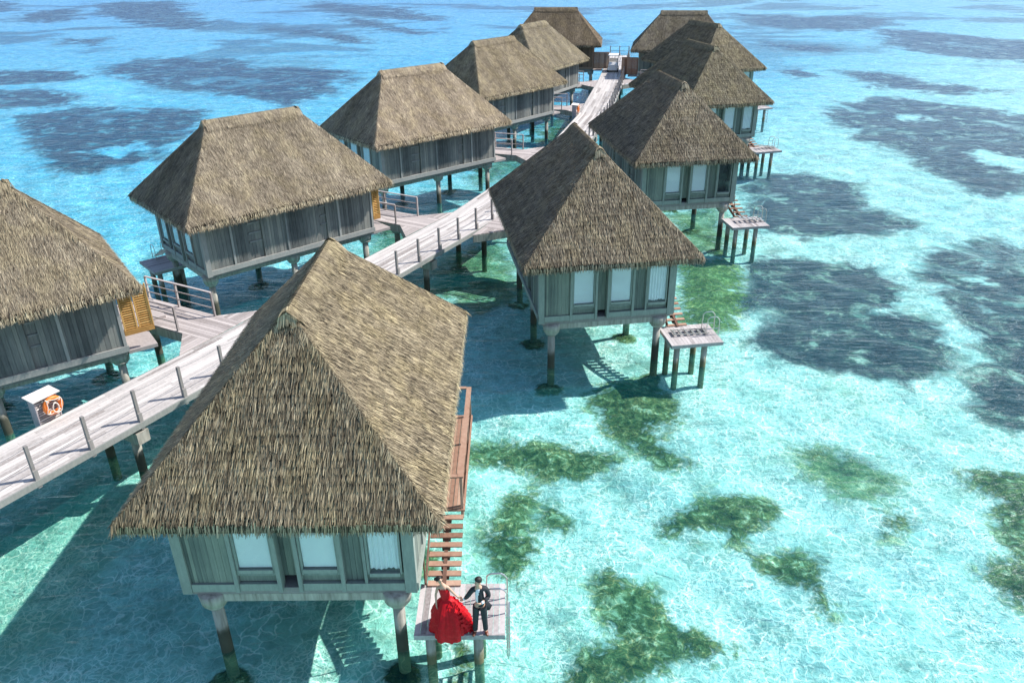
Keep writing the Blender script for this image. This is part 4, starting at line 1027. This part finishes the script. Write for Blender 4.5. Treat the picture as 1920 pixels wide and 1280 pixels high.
def grid_mesh(name, X, Y, Z):
    r, c = X.shape; me = bpy.data.meshes.new(name)
    v = np.stack([X, Y, Z], -1).reshape(-1, 3).astype(np.float32)
    i = (np.arange(r-1)[:, None]*c + np.arange(c-1)[None]).reshape(-1); q = np.stack([i, i+1, i+c+1, i+c], 1).astype(np.int32)
    me.vertices.add(len(v)); me.vertices.foreach_set('co', v.reshape(-1)); me.loops.add(q.size); me.loops.foreach_set('vertex_index', q.reshape(-1))
    me.polygons.add(len(q)); me.polygons.foreach_set('loop_start', (np.arange(len(q))*4).astype(np.int32)); me.update(calc_edges=True)
    me.polygons.foreach_set('use_smooth', [True]*len(q)); return me
me = grid_mesh('seabed', X, Y, Zs)
for k in 'DGMWFO':
    a = me.attributes.new('patch_' + k, 'FLOAT', 'POINT'); a.data.foreach_set('value', att[k].reshape(-1).astype(np.float32))

t = NT('sandy_reef_floor')
pos = t.n('NewGeometry').outputs['Position']
n1 = t.noise(pos, 0.7, 8, 0.66, 0.5); n2 = t.noise(pos, 3.2, 6, 0.65, 0.6); n3 = t.noise(pos, 0.22, 5, 0.6); nbig = t.noise(t.mapping(pos, (0.035, 0.05, 1)), 1.0, 6, 0.62, 0.5)
nmid = t.noise(pos, 0.16, 8, 0.62, 0.8)
edge = t.math('ADD', t.math('MULTIPLY', t.math('SUBTRACT', nmid, 0.5), 3.4), t.math('MULTIPLY', t.math('SUBTRACT', n1, 0.5), 2.6))
def patch(k, lo, hi, e=edge, amp=1.0):
    return t.smooth(t.math('ADD', t.attr('patch_' + k), t.math('MULTIPLY', e, amp)), lo, hi)
sand = t.ramp(n2, [(0.28, (0.58, 0.56, 0.50)), (0.5, (0.74, 0.72, 0.67)), (0.7, (0.86, 0.84, 0.80))])
rub = t.smooth(n1, 0.42, 0.68); sand = t.mix(t.math('MULTIPLY', rub, 0.32), sand, (0.36, 0.40, 0.26))
grass = t.ramp(n1, [(0.3, (0.032, 0.028, 0.040)), (0.50, (0.065, 0.062, 0.074)), (0.62, (0.17, 0.16, 0.13)), (0.75, (0.38, 0.37, 0.29))])
alg = t.ramp(t.math('ADD', t.math('MULTIPLY', n2, 0.6), t.math('MULTIPLY', n1, 0.4)), [(0.36, (0.022, 0.030, 0.012)), (0.46, (0.075, 0.085, 0.030)), (0.54, (0.18, 0.185, 0.075)), (0.60, (0.48, 0.46, 0.28)), (0.70, (0.70, 0.67, 0.54))])
olive = t.ramp(n2, [(0.3, (0.05, 0.08, 0.015)), (0.52, (0.13, 0.16, 0.03)), (0.72, (0.42, 0.42, 0.16))])
mott = t.ramp(n1, [(0.34, (0.05, 0.075, 0.03)), (0.5, (0.19, 0.23, 0.10)), (0.60, (0.42, 0.43, 0.28)), (0.72, (0.70, 0.68, 0.56))])
edge2 = t.math('ADD', t.math('MULTIPLY', t.math('SUBTRACT', n1, 0.5), 2.6), t.math('MULTIPLY', t.math('SUBTRACT', n2, 0.5), 1.8))
far_gate = t.smooth(t.n('SeparateXYZ', i_0=pos).outputs[1], 60, 160)
col = t.mix(t.math('MULTIPLY', t.math('MULTIPLY', t.smooth(nbig, 0.50, 0.60), far_gate), 0.7), sand, grass)
col = t.mix(t.math('MULTIPLY', patch('F', -0.4, 1.2), 0.45), col, (0.20, 0.27, 0.16))
col = t.mix(t.math('MULTIPLY', patch('M', -0.5, 0.5, edge2), 0.95), col, mott)
col = t.mix(t.math('MULTIPLY', patch('D', -0.35, 0.45, amp=0.9), t.math('MULTIPLY', t.smooth(nmid, 0.28, 0.46, 0.35, 1.0), t.smooth(n1, 0.66, 0.54, 0.55, 1.0))), col, grass)
col = t.mix(patch('G', -0.35, 0.30, edge2), col, alg)
col = t.mix(t.math('MULTIPLY', patch('O', -0.3, 0.4, edge2), 0.95), col, olive)
col = t.mix(t.math('MULTIPLY', patch('W', -0.1, 0.7), 0.85), col, (0.86, 0.84, 0.78))
sb = link('seabed', me); sb['kind'] = 'structure'
me.materials.append(t.pbr(col, 0.9, n2, 0.9, 0.12, spec=0.1))

# ------------------------------------------------------------------ water surface
t = NT('lagoon_water')
pos = t.n('NewGeometry').outputs['Position']
sx = t.n('SeparateXYZ', i_0=pos); X_, Y_ = sx.outputs[0], sx.outputs[1]
rp = t.mapping(pos, (0.50, 1.7, 1), (0, 0, rad(18)))
w1 = t.noise(rp, 1.05, 3, 0.5, 0.8); w2 = t.noise(rp, 3.4, 4, 0.6, 0.6); w3 = t.noise(t.mapping(pos, (0.5, 1.4, 1), (0, 0, rad(-12))), 0.28, 4, 0.5, 0.5)
h = t.math('ADD', t.math('ADD', t.math('MULTIPLY', w1, 1.0), t.math('MULTIPLY', w2, 0.40)), t.math('MULTIPLY', w3, 1.6))
bn = t.n('Bump'); t.put(bn.inputs['Height'], h); bn.inputs['Strength'].default_value = 1.0; bn.inputs['Distance'].default_value = 0.15
# painted caustics: bright net and darker cells put into the surface's transmission colour
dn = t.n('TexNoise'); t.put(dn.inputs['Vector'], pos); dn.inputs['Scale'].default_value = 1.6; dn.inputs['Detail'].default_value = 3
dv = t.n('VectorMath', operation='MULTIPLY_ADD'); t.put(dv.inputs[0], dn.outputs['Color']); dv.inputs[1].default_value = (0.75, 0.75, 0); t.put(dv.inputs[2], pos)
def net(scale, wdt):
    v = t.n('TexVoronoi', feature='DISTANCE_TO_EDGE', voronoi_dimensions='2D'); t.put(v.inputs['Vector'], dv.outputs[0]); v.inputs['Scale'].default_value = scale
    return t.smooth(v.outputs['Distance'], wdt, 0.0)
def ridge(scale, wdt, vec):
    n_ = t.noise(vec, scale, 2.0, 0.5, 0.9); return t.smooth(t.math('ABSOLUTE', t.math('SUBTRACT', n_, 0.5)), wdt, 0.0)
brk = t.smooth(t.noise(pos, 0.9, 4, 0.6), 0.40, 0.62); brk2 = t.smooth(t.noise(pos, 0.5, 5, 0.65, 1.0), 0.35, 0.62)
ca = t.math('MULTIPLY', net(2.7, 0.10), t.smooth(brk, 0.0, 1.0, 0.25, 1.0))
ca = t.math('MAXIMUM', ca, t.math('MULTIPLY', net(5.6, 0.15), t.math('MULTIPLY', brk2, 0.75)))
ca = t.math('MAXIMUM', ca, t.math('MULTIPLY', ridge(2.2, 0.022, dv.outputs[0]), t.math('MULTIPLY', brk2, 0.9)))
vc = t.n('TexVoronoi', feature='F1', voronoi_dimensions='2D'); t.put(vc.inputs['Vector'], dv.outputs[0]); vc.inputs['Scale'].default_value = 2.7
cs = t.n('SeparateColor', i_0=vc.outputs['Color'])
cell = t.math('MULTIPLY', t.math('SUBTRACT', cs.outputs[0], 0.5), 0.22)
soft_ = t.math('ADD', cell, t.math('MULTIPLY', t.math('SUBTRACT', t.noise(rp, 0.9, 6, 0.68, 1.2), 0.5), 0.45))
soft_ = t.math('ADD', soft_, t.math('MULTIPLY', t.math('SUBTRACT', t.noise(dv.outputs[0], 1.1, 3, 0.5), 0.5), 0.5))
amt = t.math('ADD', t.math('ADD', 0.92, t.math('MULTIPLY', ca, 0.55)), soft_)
# turquoise near, bluer to the left and far out
fl = t.smooth(t.math('SUBTRACT', Y_, t.math('MULTIPLY', X_, 1.1)), 20, 85)
vary = t.noise(t.mapping(pos, (0.05, 0.07, 1)), 1.0, 4, 0.5)
tint = t.mix(t.smooth(X_, -12, 10), (0.56, 0.97, 0.89), (0.61, 0.99, 0.99))
tint = t.mix(fl, tint, (0.18, 0.74, 0.99))
tint = t.mix(t.smooth(Y_, 60, 230, 0.0, 0.75), tint, t.mix(t.smooth(X_, 0, 60), (0.20, 0.58, 0.95), (0.42, 0.74, 0.93)))
tint = t.mix(t.smooth(vary, 0.4, 0.65, 0.0, 0.35), tint, (0.46, 0.86, 0.97))
tint = t.mix(t.math('MULTIPLY', ca, 0.7), tint, (1.0, 1.0, 1.0))  # net lines whitened in the tint as painted highlights
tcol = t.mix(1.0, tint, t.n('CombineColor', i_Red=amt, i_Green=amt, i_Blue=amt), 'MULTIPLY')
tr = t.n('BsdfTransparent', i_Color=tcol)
df = t.n('BsdfDiffuse', i_Color=t.mix(t.smooth(Y_, 15, 90), (0.005, 0.38, 0.44), (0.02, 0.20, 0.62)))
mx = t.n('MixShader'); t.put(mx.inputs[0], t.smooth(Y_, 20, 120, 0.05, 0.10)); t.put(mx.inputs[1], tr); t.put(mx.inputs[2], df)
gl = t.n('BsdfGlossy', i_Roughness=0.20, i_Color=(0.80, 0.88, 1.0)); t.t.links.new(bn.outputs[0], gl.inputs['Normal'])
fr = t.n('Fresnel', i_IOR=1.19); t.t.links.new(bn.outputs[0], fr.inputs['Normal'])
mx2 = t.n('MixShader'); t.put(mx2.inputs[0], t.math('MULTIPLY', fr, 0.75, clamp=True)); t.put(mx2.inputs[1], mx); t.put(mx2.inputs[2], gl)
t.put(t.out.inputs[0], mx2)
yw = np.array([-400, -50, 0, 30, 80, 200, 600, 2000, 6000.]); xw = np.array([-6000, -600, -80, 0, 80, 600, 6000.])
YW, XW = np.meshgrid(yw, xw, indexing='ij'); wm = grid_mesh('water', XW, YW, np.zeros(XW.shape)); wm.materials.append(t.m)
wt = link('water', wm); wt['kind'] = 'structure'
